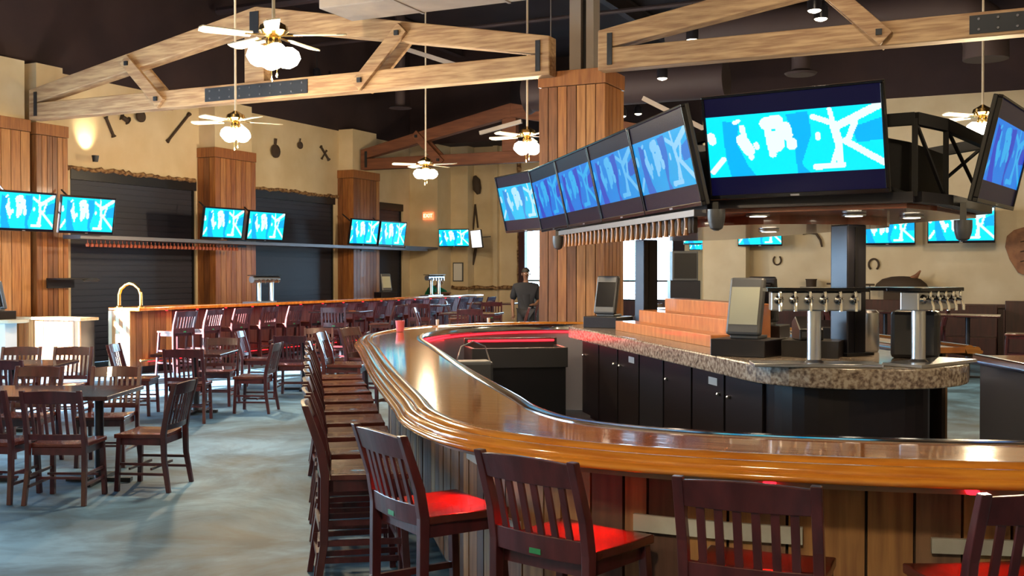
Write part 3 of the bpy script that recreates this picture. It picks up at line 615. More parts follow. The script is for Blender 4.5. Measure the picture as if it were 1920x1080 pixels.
led = MB().lathe([(0.02, 0), (0.015, 0.006)], (0, 0, 0), 10, 0, Matrix.Rotation(PI / 2, 4, 'X')); 
pp2 = onz(1124, 614, 1.14) + Vector((0.08, 0.05, 0)); pos(pp2, YAW - 0.60, 'far touch-screen cash terminal at the far end of the island', lit=False)
pp3 = NT(4.26, 9.3, 1.14); pos(pp3, YAW + PI - 0.5, 'cash terminal turned away behind the stepped wooden display', lit=False)
def printer(loc, rz, label, s=1.0):
    t = thing('receipt_printer', label, 'printer', loc, rz); t.scale = (s,) * 3
    MB().prism([(-0.1, 0), (0.1, 0), (0.1, 0.11), (0.02, 0.15), (-0.1, 0.07)], -0.075, 0.075, 0, Matrix(((0, 0, 1, 0), (1, 0, 0, 0), (0, 1, 0, 0), (0, 0, 0, 1)))).build('printer_case', M_black, t, 0.008)
    MB().box(-0.06, 0.06, -0.105, -0.1, 0.02, 0.055).build('paper_slot', M_grayplas, t)
d1 = pp + RV * 0.44 - FV * 0.09
tag(MB().box(-0.20, 0.20, -0.16, 0.16, 0, 0.12).build('cash_drawer_box', M_cabinet), 'black cash drawer beneath the receipt printer', 'cash drawer').location = d1 + Vector((0.02, 0.02, 0))
printer(d1 + Vector((-0.02, 0, 0.121)), YAW, 'receipt printer beside the near cash terminal', 1.15)
printer(pp2 + RV * 0.36 + Vector((0, 0.08, 0)), YAW + 0.3, 'receipt printer beside the far cash terminal')
printer(NT(4.3, 8.0, 1.14), YAW + 2.5, 'dark printer seen past the canopy post', 1.5)
o = MB().lathe([(0.10, 0), (0.11, 0.02), (0.11, 0.30), (0.09, 0.32)], (0, 0, 0), 20).build('ice_bucket', M_steel); o.location = NT(4.30, 7.55, 1.14); tag(o, 'steel bucket behind the canopy post', 'bucket')
o = MB().box(-0.16, 0.16, -0.12, 0.12, 0, 0.34).build('drinks_dispenser', M_black, None, 0.03); o.location = NT(4.33, 6.9, 1.14); tag(o, 'squat black dispenser between the two beer tap towers', 'dispenser')
# stepped wooden display
t = thing('bottle_step_display', 'stepped orange wood bottle display lit red on the island', 'display', NT(3.72, 8.2, 1.14), facing(DV.x, DV.y))
for k, (n0, z1) in enumerate(((-0.42, 0.10), (-0.22, 0.22), (0.0, 0.345))):
    MB().box(n0, n0 + (0.22 if k < 2 else 0.20), 0.0 + 0.10 * k, 2.65 - 0.18 * k, 0.0, z1).build('display_step', M_display, t, 0.005)
l = light('display_red_glow', 'SPOT', NT(3.10, 9.0, 2.0), 9, (1.0, 0.05, 0.04), spot_size=0.75, spot_blend=1.0, shadow_soft_size=0.08); aim(l, NT(3.75, 9.3, 1.3))

# ------------------------------------------------------------------ the bar
def catmull(P, step=0.06):
    P = [Vector((*p, 0)) for p in P]; out = []
    for i in range(len(P) - 1):
        p0 = P[max(i - 1, 0)]; p1 = P[i]; p2 = P[i + 1]; p3 = P[min(i + 2, len(P) - 1)]; n = 12
        for k in range(n):
            t = k / n; out.append(0.5 * ((2 * p1) + (p2 - p0) * t + (2 * p0 - 5 * p1 + 4 * p2 - p3) * t * t + (3 * p1 - p0 - 3 * p2 + p3) * t ** 3))
    out.append(P[-1]); L = [0]
    for a, b in zip(out, out[1:]): L.append(L[-1] + (b - a).length)
    n = int(L[-1] / step); res = []; j = 0
    for k in range(n + 1):
        s = L[-1] * k / n
        while j < len(L) - 2 and L[j + 1] < s: j += 1
        res.append(out[j].lerp(out[j + 1], (s - L[j]) / max(1e-9, L[j + 1] - L[j])))
    return res
OUT = [(0.28, 9.65), (0.70, 8.7), (1.12, 7.8), (1.50, 6.9), (1.62, 5.9), (1.42, 4.95), (0.8, 4.25), (0.05, 3.92), (-0.69, 3.73), (-1.30, 3.67), (-1.80, 3.74), (-2.22, 3.93), (-2.62, 4.30), (-2.98, 4.78),
       (-3.81, 5.88), (-4.55, 6.90), (-5.25, 7.88), (-5.95, 8.85), (-6.42, 9.75), (-6.66, 10.75), (-6.62, 11.7), (-6.28, 12.5), (-5.7, 13.05), (-4.9, 13.25), (-3.6, 13.3), (-2.4, 12.95), (-1.5, 12.2), (-0.85, 11.3), (-0.30, 10.45)]
PATH = catmull(OUT); NP = len(PATH)
NRM = []
for i in range(NP):
    d = (PATH[min(i + 2, NP - 1)] - PATH[max(i - 2, 0)]).normalized(); NRM.append(Vector((d.y, -d.x, 0)))   # inward
if (PATH[NP // 4] + NRM[NP // 4] - Vector((-2.5, 8.5, 0))).length > (PATH[NP // 4] - NRM[NP // 4] - Vector((-2.5, 8.5, 0))).length: NRM = [-n for n in NRM]
ARC = [0.0]
for a, b in zip(PATH, PATH[1:]): ARC.append(ARC[-1] + (b - a).length)
def sweep(mb, prof, i0=0, i1=None, mi=0, closed=True, smooth=True):
    i1 = NP - 1 if i1 is None else i1; n = len(prof); vs = []
    for i in range(i0, i1 + 1):
        for off, z in prof: q = PATH[i] + NRM[i] * off; vs.append((q.x, q.y, z))
    c = i1 - i0; m = n if closed else n - 1
    mb.add(vs, [(i * n + k, i * n + (k + 1) % n, (i + 1) * n + (k + 1) % n, (i + 1) * n + k) for i in range(c) for k in range(m)], mi, smooth)
    if closed: mb.add(vs[:n], [tuple(range(n))], mi); mb.add(vs[-n:], [tuple(reversed(range(n)))], mi)
    return mb
bar = thing('bar_counter', 'large curved wooden bar with a glossy orange top and golden moulding', 'bar')
def smooth_prof(pts, k=3):                       # refine a profile so that its curves read as curves
    out = []; n = len(pts)
    for i in range(n - 1):
        p0 = pts[max(i - 1, 0)]; p1 = pts[i]; p2 = pts[i + 1]; p3 = pts[min(i + 2, n - 1)]
        for j in range(k):
            t = j / k; out.append(tuple(0.5 * (2 * p1[c] + (p2[c] - p0[c]) * t + (2 * p0[c] - 5 * p1[c] + 4 * p2[c] - p3[c]) * t * t + (3 * p1[c] - p0[c] - 3 * p2[c] + p3[c]) * t ** 3) for c in (0, 1)))
    return out + [pts[-1]]
sweep(MB(), [(0.17, 1.03), (0.62, 1.03), (0.62, 1.082), (0.17, 1.082)]).build('bar_top', M_bartop, bar)
sweep(MB(), smooth_prof([(0.15, 1.025), (0.06, 1.02), (0.015, 1.022), (0.0, 1.034), (0.004, 1.048), (0.022, 1.054)]) + smooth_prof([(0.024, 1.056), (0.026, 1.070), (0.045, 1.084), (0.07, 1.086), (0.088, 1.080)]) + smooth_prof([(0.09, 1.080), (0.10, 1.092), (0.125, 1.101), (0.155, 1.098), (0.178, 1.083)])).build('arm_rail', M_rail, bar)
sweep(MB(), [(0.62, 1.02), (0.685, 1.02), (0.685, 1.078), (0.676, 1.092), (0.66, 1.096), (0.62, 1.086)]).build('drip_edge', mat('polished_steel_edge', (0.42, 0.43, 0.48), 0.12, 1.0), bar)
MBk = MB(); i = 0; pk = random.Random(3)
while i < NP - 3:
    j = min(i + pk.choice((2, 3, 3)), NP - 1); o_ = 0.33 + pk.uniform(0, 0.006)
    a0 = PATH[i] + (PATH[i + 1] - PATH[i]) * 0.09; n0 = NRM[i]; b0 = PATH[j] - (PATH[j] - PATH[j - 1]) * 0.09; n1 = NRM[j]
    q = [a0 + n0 * o_, b0 + n1 * o_, b0 + n1 * (o_ + 0.025), a0 + n0 * (o_ + 0.025)]
    MBk.hexa([(p.x, p.y, 0.13) for p in q] + [(p.x, p.y, 1.02) for p in q], pk.randrange(4)); i = j
MBk.build('front_planks', BARN, bar)
sweep(MB(), [(0.358, 0.10), (0.39, 0.10), (0.39, 1.03), (0.358, 1.03)]).build('front_wall', M_groove, bar)
sweep(MB(), [(0.391, 0.0), (0.42, 0.0), (0.42, 0.12), (0.391, 0.12)]).build('toe_kick', M_black, bar)
sweep(MB(), [(0.07, 0.995), (0.10, 0.995), (0.10, 1.024), (0.07, 1.024)]).build('under_cleat', mat('weathered_cleat', (0.30, 0.22, 0.15), 0.7), bar)
M_inner = mat('blue_grey_steel_panel', (0.30, 0.32, 0.40), 0.35, 0.5)
sweep(MB(), [(0.60, 0.0), (0.625, 0.0), (0.625, 1.028), (0.60, 1.028)]).build('service_panel', M_inner, bar)
def idx(p):  # path index nearest a place
    return min(range(NP), key=lambda i: (PATH[i] - Vector((p[0], p[1], 0))).length)
# pale strips set on the planks between the stools
for a, c, z0, z1 in ((onY(1195, 960, 4.0), onY(1500, 985, 4.0), 0.735, 0.80), (onY(1757, 1020, 4.2), onY(1925, 1020, 4.3), 0.73, 0.785), (onY(872, 890, 4.5), onY(990, 900, 4.1), 0.86, 0.955), (onY(880, 890, 4.5), onY(960, 900, 4.1), 0.60, 0.68)):
    i0, i1 = sorted((idx(a), idx(c))); sweep(MB(), [(0.31, z0), (0.329, z0), (0.329, z1), (0.31, z1)], i0, max(i1, i0 + 2)).build('pale_strip', M_pale, bar)
i0, i1 = sorted((idx((-5.9, 9.0)), idx((-5.0, 13.2))))
sweep(MB(), [(0.64, 0.985), (0.66, 0.985), (0.66, 1.005), (0.64, 1.005)], i0, i1).build('red_light_strip', M_redled, bar)
# underbar sink at the far end
c = NT(2.40, 11.75); t = thing('underbar_sink', 'steel underbar sink glowing red at the far end of the bar', 'sink', (c.x, c.y, 0), facing(DV.x, DV.y))
MB().box(-0.54, 0.54, -0.28, -0.24, 0.70, 0.92).box(-0.54, 0.54, 0.24, 0.28, 0.70, 1.0).box(-0.54, -0.50, -0.24, 0.24, 0.70, 0.92).box(0.50, 0.54, -0.24, 0.24, 0.70, 0.92).box(-0.5, 0.5, -0.24, 0.24, 0.70, 0.74).build('sink_basin', mat('dull_steel', (0.10, 0.10, 0.11), 0.35, 0.8), t, 0.006)
MB().box(-0.52, 0.52, -0.26, 0.26, 0.0, 0.70).build('sink_skirt', M_black, t)
MB().tube([(-0.50, 0.22, 0.97), (0.50, 0.22, 0.97)], 0.012, 8).build('red_light_tube', M_redled, t)
l = light('underbar_red_glow', 'AREA', NT(2.40, 12.3, 0.99), 2.5, (1, 0.02, 0.03), shape='RECTANGLE', size=1.4, size_y=0.08); aim(l, NT(2.4, 11.5, 0.7))
c = NT(1.70, 10.4); t = thing('utility_basket', 'grey wire basket hanging on the service side of the bar', 'basket', (c.x, c.y, 0.62), facing(DV.x, DV.y))
MB().box(-0.18, 0.18, -0.14, 0.14, 0, 0.26).build('basket_body', M_grayplas, t, 0.03)
MB().tube([(-0.17, 0, 0.24), (-0.12, 0, 0.40), (0, 0, 0.45), (0.12, 0, 0.40), (0.17, 0, 0.24)], 0.008, 6).build('basket_handle', M_steel, t)
MB().box(-0.16, 0.16, -0.12, 0.12, -0.62, 0.0).build('basket_stand', M_black, t)
# things left on the bar
def cup(loc, label, m, r=0.045, h=0.12):
    t = thing('cup', label, 'cup', loc); MB().lathe([(r * 0.75, 0), (r, h), (r * 0.9, h), (r * 0.65, 0.01)], (0, 0, 0), 16).build('cup_body', m, t); return t
cup(onz(750, 622, 1.085) , 'pink plastic cup on the far curve of the bar', mat('pink_plastic', (0.55, 0.12, 0.16), 0.4), 0.055, 0.125)
cup(onz(820, 612, 1.085), 'narrow white cup on the far side of the bar', M_paper, 0.022, 0.085); cup(onz(916, 606, 1.085), 'small white shaker on the far side of the bar near the column', M_paper, 0.022, 0.07)

# ------------------------------------------------------------------ stools and chairs
def make_chair(name, label, cat, seat_z, top_z, stool):
    t = thing(name, label, cat); sm = M_stool; W2, Dp = 0.215, 0.20
    # local: +Y is the front, the back stands at -Y
    n = 9; vs = []; x_ = lambda k: -W2 + 2 * W2 * k / (n - 1)
    st = MB()
    for zz, dz in ((seat_z - 0.035, 0), (seat_z, 1)):
        for k in range(n):
            for y in (-Dp + 0.025, -0.1, 0.05, Dp + 0.01):
                sag = 0.010 * math.cos(PI * (x_(k)) / (2 * W2)) * dz * (1 if y < 0.2 else 0.5); vs.append((x_(k) * (1.03 if y > 0 else 0.97), y, zz - sag))
    fs = []
    for L in range(2):
        for k in range(n - 1):
            for j in range(3): a = L * n * 4 + k * 4 + j; fs.append((a, a + 1, a + 5, a + 4))
    N4 = n * 4
    for k in range(n - 1): fs.append((k * 4, (k + 1) * 4, N4 + (k + 1) * 4, N4 + k * 4)); fs.append((k * 4 + 3, (k + 1) * 4 + 3, N4 + (k + 1) * 4 + 3, N4 + k * 4 + 3))
    for j in range(3): fs.append((j, j + 1, N4 + j + 1, N4 + j)); a = (n - 1) * 4 + j; fs.append((a, a + 1, N4 + a + 1, N4 + a))
    st.add(vs, fs, 0, False).build('seat', M_seat, t, 0.006)
    ap = MB(); za = seat_z - 0.09; zb_ = seat_z - 0.035
    ap.box(-W2 + 0.02, W2 - 0.02, Dp - 0.03, Dp - 0.01, za, zb_).box(-W2 + 0.02, -W2 + 0.04, -Dp + 0.02, Dp - 0.02, za, zb_).box(W2 - 0.04, W2 - 0.02, -Dp + 0.02, Dp - 0.02, za, zb_).box(-W2 + 0.02, W2 - 0.02, -Dp + 0.02, -Dp + 0.04, za, zb_)
    ap.build('apron', sm, t)
    sp_ = 0.035 if stool else 0.012
    for s in (-1, 1):
        MB().beam((s * (W2 - 0.02), Dp - 0.025, seat_z - 0.036), (s * (W2 - 0.02 + sp_), Dp - 0.02 + sp_, 0), 0.036, 0.036, 0, (1, 0, 0)).build('leg', sm, t, 0.003)
        # rear leg and back post in one sawn piece: splayed foot, kink at the seat, leaning back above
        pts = [(s * (W2 - 0.0 + sp_), -Dp - 0.035 - sp_, 0.0, 0.032), (s * (W2 + 0.0), -Dp - 0.005, seat_z * 0.55, 0.04), (s * W2, -Dp, seat_z, 0.044), (s * W2, -Dp - 0.02, seat_z + 0.12, 0.042), (s * W2, -Dp - 0.095, top_z, 0.034)]
        q = MB(); vv = []
        for px, py, pz, d_ in pts: vv += [(px - 0.017, py - d_ / 2, pz), (px + 0.017, py - d_ / 2, pz), (px + 0.017, py + d_ / 2, pz), (px - 0.017, py + d_ / 2, pz)]
        ff = [(0, 3, 2, 1), (16, 17, 18, 19)]
        for L in range(4):
            for k in range(4): a = L * 4; ff.append((a + k, a + (k + 1) % 4, a + 4 + (k + 1) % 4, a + 4 + k))
        q.add(vv, ff).build('back_post', sm, t, 0.003)
    ly = lambda z: (-Dp - 0.02 * max(0.0, z - seat_z) / 0.12) if z < seat_z + 0.12 else -Dp - 0.02 - 0.075 * (z - seat_z - 0.12) / (top_z - seat_z - 0.12)
    def rail(nm, z0, z1, bow, arch=0.0, th=0.022, m=sm):
        r = MB(); N = 10; vs = []
        for k in range(N + 1):
            x = -W2 + 2 * W2 * k / N; c_ = math.cos(PI * x / (2 * W2))
            for z, dz in ((z0, -arch * 0.5 * c_ * 0), (z1, arch * c_)):
                y = ly(z) - bow * c_; vs += [(x, y - th / 2, z + dz), (x, y + th / 2, z + dz)]
        fs = []
        for k in range(N): a = k * 4; fs += [(a, a + 4, a + 6, a + 2), (a + 1, a + 3, a + 7, a + 5), (a, a + 1, a + 5, a + 4), (a + 2, a + 6, a + 7, a + 3)]
        fs += [(0, 2, 3, 1), (N * 4, N * 4 + 1, N * 4 + 3, N * 4 + 2)]
        return r.add(vs, fs).build(nm, m, t, 0.003)
    rail('top_rail', top_z - 0.10, top_z - 0.012, 0.022, 0.012)
    zl0 = seat_z - 0.035 if stool else seat_z + 0.03; zl1 = zl0 + (0.085 if stool else 0.045)
    lr = rail('lower_rail', zl0, zl1, 0.022)
    if stool: MB().box(-0.026, 0.026, -Dp - 0.022 - 0.0145, -Dp - 0.022 - 0.0105, zl0 + 0.012, zl0 + 0.032).build('sticker', M_green, lr)
    for k in range(6 if stool else 7):
        x = (-0.148 + k * 0.296 / 5) if stool else (-0.155 + k * 0.31 / 6); c_ = math.cos(PI * x / (2 * W2))
        MB().beam((x, ly(zl1) - 0.022 * c_, zl1 - 0.008), (x, ly(top_z - 0.1) - 0.022 * c_, top_z - 0.095), 0.027 if stool else 0.022, 0.010, 0, (1, 0, 0)).build('slat', sm, t)
    if stool:
        for s in (-1, 1):
            for z in (0.22, 0.42): e_ = sp_ * (1 - z / seat_z); MB().beam((s * (W2 - 0.02 + e_), -Dp - 0.02 - e_, z), (s * (W2 - 0.02 + e_), Dp - 0.02 + e_, z), 0.02, 0.028).build('stretcher', sm, t)
        for y, z in ((1, 0.27), (-1, 0.36), (-1, 0.18)): e_ = sp_ * (1 - z / seat_z); MB().beam((-W2 - e_ + 0.02, y * (Dp - (0.02 if y > 0 else -0.012) + e_), z), (W2 + e_ - 0.02, y * (Dp - (0.02 if y > 0 else -0.012) + e_), z), 0.022, 0.034, 0, (0, 1, 0)).build('foot_rest' if y > 0 else 'stretcher', sm, t)
    else:
        for s in (-1, 1):
            for z in (0.14, 0.22): MB().beam((s * (W2 - 0.012), -Dp - 0.02, z), (s * (W2 - 0.012), Dp - 0.02, z), 0.016, 0.02).build('stretcher', sm, t)
        for yy in (-0.09, 0.09): MB().beam((-W2 + 0.015, yy, 0.18), (W2 - 0.015, yy, 0.18), 0.016, 0.018).build('stretcher', sm, t)
    return freeze(t)
stool0 = make_chair('bar_stool', 'x', 'bar stool', 0.76, 1.10, True)
chair0 = make_chair('dining_chair', 'x', 'chair', 0.46, 0.87, False)
used = set()
def put(src, x, y, f, label, group=None):
    if src.name not in used:
        used.add(src.name); src.location = (x, y, 0); src.rotation_euler = (0, 0, facing(*f)); src['label'] = label
        if group: src['group'] = group
        return src
    return dup(src, (x, y, 0), facing(*f), label, group)
def camf(x, d): v = RV * x + FV * d; return (v.x, v.y)
near = [((-0.284, 4.59), (0.835, 0.55), 'dark bar stool with bright red-lit seat at the bar corner'), ((0.255, 4.03), (0.65, 0.76), 'dark bar stool with red-lit seat right of the corner stool'),
        ((0.855, 3.62), (0.39, 0.92), 'dark bar stool standing nearly square to the near side of the bar'), ((1.57, 3.47), (-0.10, 0.99), 'dark bar stool cut by the frame edge, seat glowing red')]
for (x, d), f, lb in near: p = W(x, d); p = p - (RV * f[0] + FV * f[1]) * 0.03; put(stool0, p.x, p.y, camf(*f), lb, 'stools on the near side of the bar')
ordn = ['first', 'second', 'third', 'fourth', 'fifth', 'sixth', 'seventh', 'eighth', 'ninth', 'tenth', 'eleventh', 'twelfth', 'thirteenth', 'fourteenth', 'fifteenth', 'sixteenth']
row = [((-3.03, 4.60), (0.84, 0.54))]
for k in range(1, 9): row.append(((-3.03 - 0.59 * 0.6 * k, 4.60 + 0.807 * 0.6 * k), (0.81, 0.588)))
row += [((-6.66, 9.75), (0.93, 0.36)), ((-6.90, 10.6), (0.99, 0.1))]
for k, ((x, y), f) in enumerate(row): put(stool0, x, y, (f[0] + random.uniform(-0.05, 0.05), f[1] + random.uniform(-0.05, 0.05)), '%s stool from the near corner along the slanted side of the bar' % ordn[k], 'stools along the slanted side of the bar')
for k in range(16):
    put(stool0, -13.12 + (0.1 if k == 0 else 0), 13.95 + k * 0.78, (-1, 0.12 if k == 0 else random.uniform(-0.06, 0.06)), ('sunlit stool at the street end of the back bar' if k == 0 else '%s stool from the sunlit end along the back bar' % ordn[k]), 'stools along the back bar')
# small red lamps under the overhang above each stool seat
for k, ((x, d), f, lb) in enumerate(near):
    p = W(x, d) + (RV * f[0] + FV * f[1]) * 0.13
    t = tag(MB().lathe([(0.018, -0.012), (0.024, 0.0)], (p.x, p.y, 1.012), 12).build('red_lamp', M_redled), 'small red lamp under the bar edge above the %s near stool' % ordn[k], 'lamp', 'red lamps under the bar edge')
    l = light('red_lamp_beam', 'SPOT', (p.x, p.y, 0.99), (52, 36, 4, 14)[k], (1, 0.010, 0.006), spot_size=1.75, spot_blend=0.5, shadow_soft_size=0.02); q = W(x, d, 0.76); aim(l, q - (RV * f[0] + FV * f[1]) * 0.02)

def table(x, y, rz, w_, d_, h_, label, peds, round_=False, group=None):
    t = thing('pub_table' if h_ > 0.9 else 'dining_table', label, 'table', (x, y, 0), rz, group)
    if round_: MB().lathe([(w_ / 2, h_ - 0.035), (w_ / 2, h_)], (0, 0, 0), 28).build('tabletop', M_table, t, 0.004)
    else: MB().box(-w_ / 2, w_ / 2, -d_ / 2, d_ / 2, h_ - 0.035, h_).build('tabletop', M_table, t, 0.006)
    for px in peds:
        c = MB().tube([(px, 0, 0.03), (px, 0, h_ - 0.04)], 0.038, 12).build('pedestal', M_blacksteel, t)
        MB().beam((px - 0.27, 0, 0.02), (px + 0.27, 0, 0.02), 0.06, 0.03).beam((px, -0.27, 0.02), (px, 0.27, 0.02), 0.06, 0.03).build('pedestal_foot', M_black, c)
        MB().box(px - 0.16, px + 0.16, -0.16, 0.16, h_ - 0.05, h_ - 0.035).build('support_plate', M_black, c)
    return t
def putw(src, x, d, f, label, group=None): p = W(x, d); return put(src, p.x, p.y, camf(*f), label, group)
p = W(-3.98, 8.92); table(p.x, p.y, YAW, 1.50, 0.86, 0.76, 'long dark dining table nearest the viewpoint with chairs around it', (-0.45, 0.52))
g = 'chairs around the nearest dining table'
putw(chair0, -3.43, 8.22, (0.02, 1), 'dark dining chair seen from behind at the nearest table', g); putw(chair0, -2.95, 8.70, (-0.99, 0.10), 'dark dining chair in side view at the end of the nearest table', g)
putw(chair0, -3.98, 8.28, (0.12, 1), 'dark dining chair cut by the frame edge at the nearest table', g); putw(chair0, -3.70, 9.72, (0.05, -1), 'dark dining chair facing us across the nearest table, right one', g)
putw(chair0, -4.45, 9.72, (-0.05, -1), 'dark dining chair facing us across the nearest table, left one', g)
p = W(-5.5, 11.7); table(p.x, p.y, YAW + 0.05, 1.2, 0.8, 0.76, 'dark dining table behind the nearest one, by the sunlit counters', (0.0,))
g = 'chairs around the table by the sunlit counters'
putw(chair0, -5.20, 12.35, (0.0, -1), 'dark chair facing us at the table by the sunlit counters, right one', g); putw(chair0, -5.80, 12.35, (0.05, -1), 'dark chair facing us at the table by the sunlit counters, left one', g)
putw(chair0, -5.15, 11.0, (0.0, 1), 'dark chair with its back to us at the table by the sunlit counters', g)
p = W(-3.95, 13.3); table(p.x, p.y, YAW, 0.85, 0.85, 0.76, 'square dark table in the middle of the bright floor', (0.0,))
g = 'chairs around the square table'
putw(chair0, -3.80, 12.55, (-0.05, 1), 'dark chair with its back to us at the square table', g); putw(chair0, -3.24, 13.4, (-1, 0.05), 'dark chair in side view standing off from the square table', g)
putw(chair0, -4.62, 13.15, (1, 0.05), 'dark chair on the street side of the square table', g); putw(chair0, -3.9, 14.1, (0.0, -1), 'dark chair facing us beyond the square table', g)
p = W(-3.12, 15.9); table(p.x, p.y, YAW + 0.1, 0.9, 0.8, 0.76, 'dark table behind the row of bar stools', (0.0,))
g = 'chairs around the table behind the stools'
putw(chair0, -3.82, 16.1, (1, 0.0), 'dark chair on the street side of the table behind the stools', g); putw(chair0, -3.1, 15.15, (0.0, 1), 'dark chair with its back to us at the table behind the stools', g)
putw(chair0, -3.05, 16.7, (0.1, -1), 'dark chair facing us at the table behind the stools', g); putw(chair0, -2.45, 15.9, (-1, 0.0), 'dark chair nearest the bar at the table behind the stools', g)
pubs = [((-1.95, 23.3), 'long high pub table in front of the back bar corner'), ((-0.45, 24.6), 'high pub table near the standing person'), ((-0.75, 19.9), 'high pub table just beyond the far curve of the bar'), ((-3.35, 20.9), 'high pub table beyond the row of stools')]
short = ('pub table by the back bar corner', 'pub table near the standing person', 'pub table beyond the far curve', 'pub table beyond the stool row')
for k, ((x, d), lb) in enumerate(pubs):
    p = W(x, d); table(p.x, p.y, YAW * 0.5, 1.05, 0.75, 1.05 if k < 2 else 1.0, lb, (0.0,), group='high pub tables')
    for q, (dx, dd, fx, fd, w_) in enumerate(((-0.78, 0.0, 1, 0, 'street side'), (0.78, 0.0, -1, 0, 'bar side'), (0.0, -0.66, 0, 1, 'near side'))):
        if not (q == 0 and k in (0, 3)): putw(stool0, x + dx, d + dd, (fx, fd), 'dark stool on the %s of the %s' % (w_, short[k]), 'stools around the high pub tables')

# ------------------------------------------------------------------ back bar along the street wall
t = thing('back_bar_counter', 'long straight wooden back bar with an orange top in front of the shutters', 'bar', (-13.6, 13.65, 0))
LY = 12.9
MB().box(-0.66, 0.06, 0, LY, 1.09, 1.15).build('bar_top', M_bartop, t, 0.015)
c = MB(); n = 90
for i in range(n): c.box(-0.18, -0.155, i * LY / n + 0.004, (i + 1) * LY / n - 0.004, 0.12, 1.09, random.randrange(4) if i < 7 else 4)
c.build('front_planks', CLAD + [wood('maroon_board', (0.11, 0.028, 0.018), (0.07, 0.016, 0.012))], t); MB().box(-0.62, -0.182, 0.02, LY, 0.0, 1.09).build('bar_body', M_cabinet, t)
c = MB()
for i in range(6): c.box(-0.64 + i * 0.083, -0.562 + i * 0.083, -0.012, 0.018, 0.05, 1.09, i % 4)
c.build('end_panel', [M_plaster2, CLAD[2], M_plaster2, CLAD[0]], t)
MB().tube([(-0.02, 0.1, 0.24), (-0.02, LY - 0.1, 0.24)], 0.022, 10).build('foot_rail', M_brass, t)
MB().box(-0.05, -0.035, 0.3, LY - 0.2, 0.205, 0.222).build('red_light_strip', M_redled, t)
for k in range(15):
    l = MB().lathe([(0.018, -0.012), (0.024, 0.0)], (0, 0, 0), 10).build('red_lamp', M_redled, t); l.location = (-0.04, 0.75 + k * 0.78, 1.085)
l = light('back_bar_red_glow', 'AREA', (-13.66, 20.3, 1.07), 9, (1, 0.02, 0.03), shape='RECTANGLE', size=0.06, size_y=12.0)
# sunlit low counter between the back bar and the street-side column
t = thing('low_counter', 'sunlit low service counter with plank front beside the end of the back bar', 'counter', (-15.1, 13.35, 0))
MB().box(-0.78, 0.78, -0.25, 0.16, 0.93, 0.98).build('counter_top', wood('pale_counter_top', (0.55, 0.40, 0.24), (0.45, 0.32, 0.18), 0.25, 0.4), t, 0.01)
c = MB(); n = 12
for i in range(n): c.box(-0.76 + i * 0.123, -0.645 + i * 0.123, -0.20, -0.17, 0.06, 0.93, random.randrange(4))
c.build('front_planks', CLAD, t); MB().box(-0.74, 0.70, -0.168, 0.13, 0, 0.93).build('counter_body', M_cabinet, t)
# brass arch on the back bar end
p = Vector((-13.95, 13.85, 1.15)); t = thing('brass_rail_arch', 'polished brass service rail arch on the sunlit end of the back bar', 'rail', p, 0.1)
MB().tube([(-0.23, 0, 0.0), (-0.23, 0, 0.22), (-0.19, 0, 0.32), (-0.09, 0, 0.39), (0, 0, 0.41), (0.09, 0, 0.39), (0.19, 0, 0.32), (0.23, 0, 0.22), (0.23, 0, 0)], 0.030, 12).build('arch_tube', M_brass, t)
for s in (-1, 1): MB().lathe([(0.055, 0), (0.055, 0.012), (0.034, 0.03)], (s * 0.23, 0, 0), 14).build('flange', M_brass, t)
# host counter at the frame edge with its terminal
p = onz(-40, 599, 1.05); t = thing('host_stand', 'white sunlit counter with rounded top at the frame edge', 'counter', p * 1.0, YAW); t.location.z = 0
MB().prism([(-0.7, -0.25), (0.55, -0.25), (0.66, -0.2), (0.72, 0.0), (0.66, 0.2), (0.55, 0.25), (-0.7, 0.25)], 1.0, 1.05).build('counter_top', M_plaster2, t, 0.01)
MB().box(-0.6, 0.48, -0.19, 0.19, 0, 1.0).build('counter_body', M_paper, t, 0.01)
p = p + RV * 0.18 + Vector((0, 0.1, 0)); p.z = 1.05; pos(p, YAW + 2.6, 'dark cash terminal on the white counter at the frame edge', lit=False)
t = thing('wall_printer_shelf', 'dark shelf with a grey lamp disc on the street-side column', 'shelf', (-15.75, 13.95, 1.62))
MB().box(0, 0.35, -0.3, 0.3, 0, 0.03).box(0.0, 0.03, -0.3, 0.3, -0.15, 0.0).build('shelf_board', M_black, t); MB().lathe([(0.12, 0), (0.16, 0.03), (0.10, 0.07)], (0.32, 0.42, -0.04), 16).build('lamp_disc', M_grayplas, t)
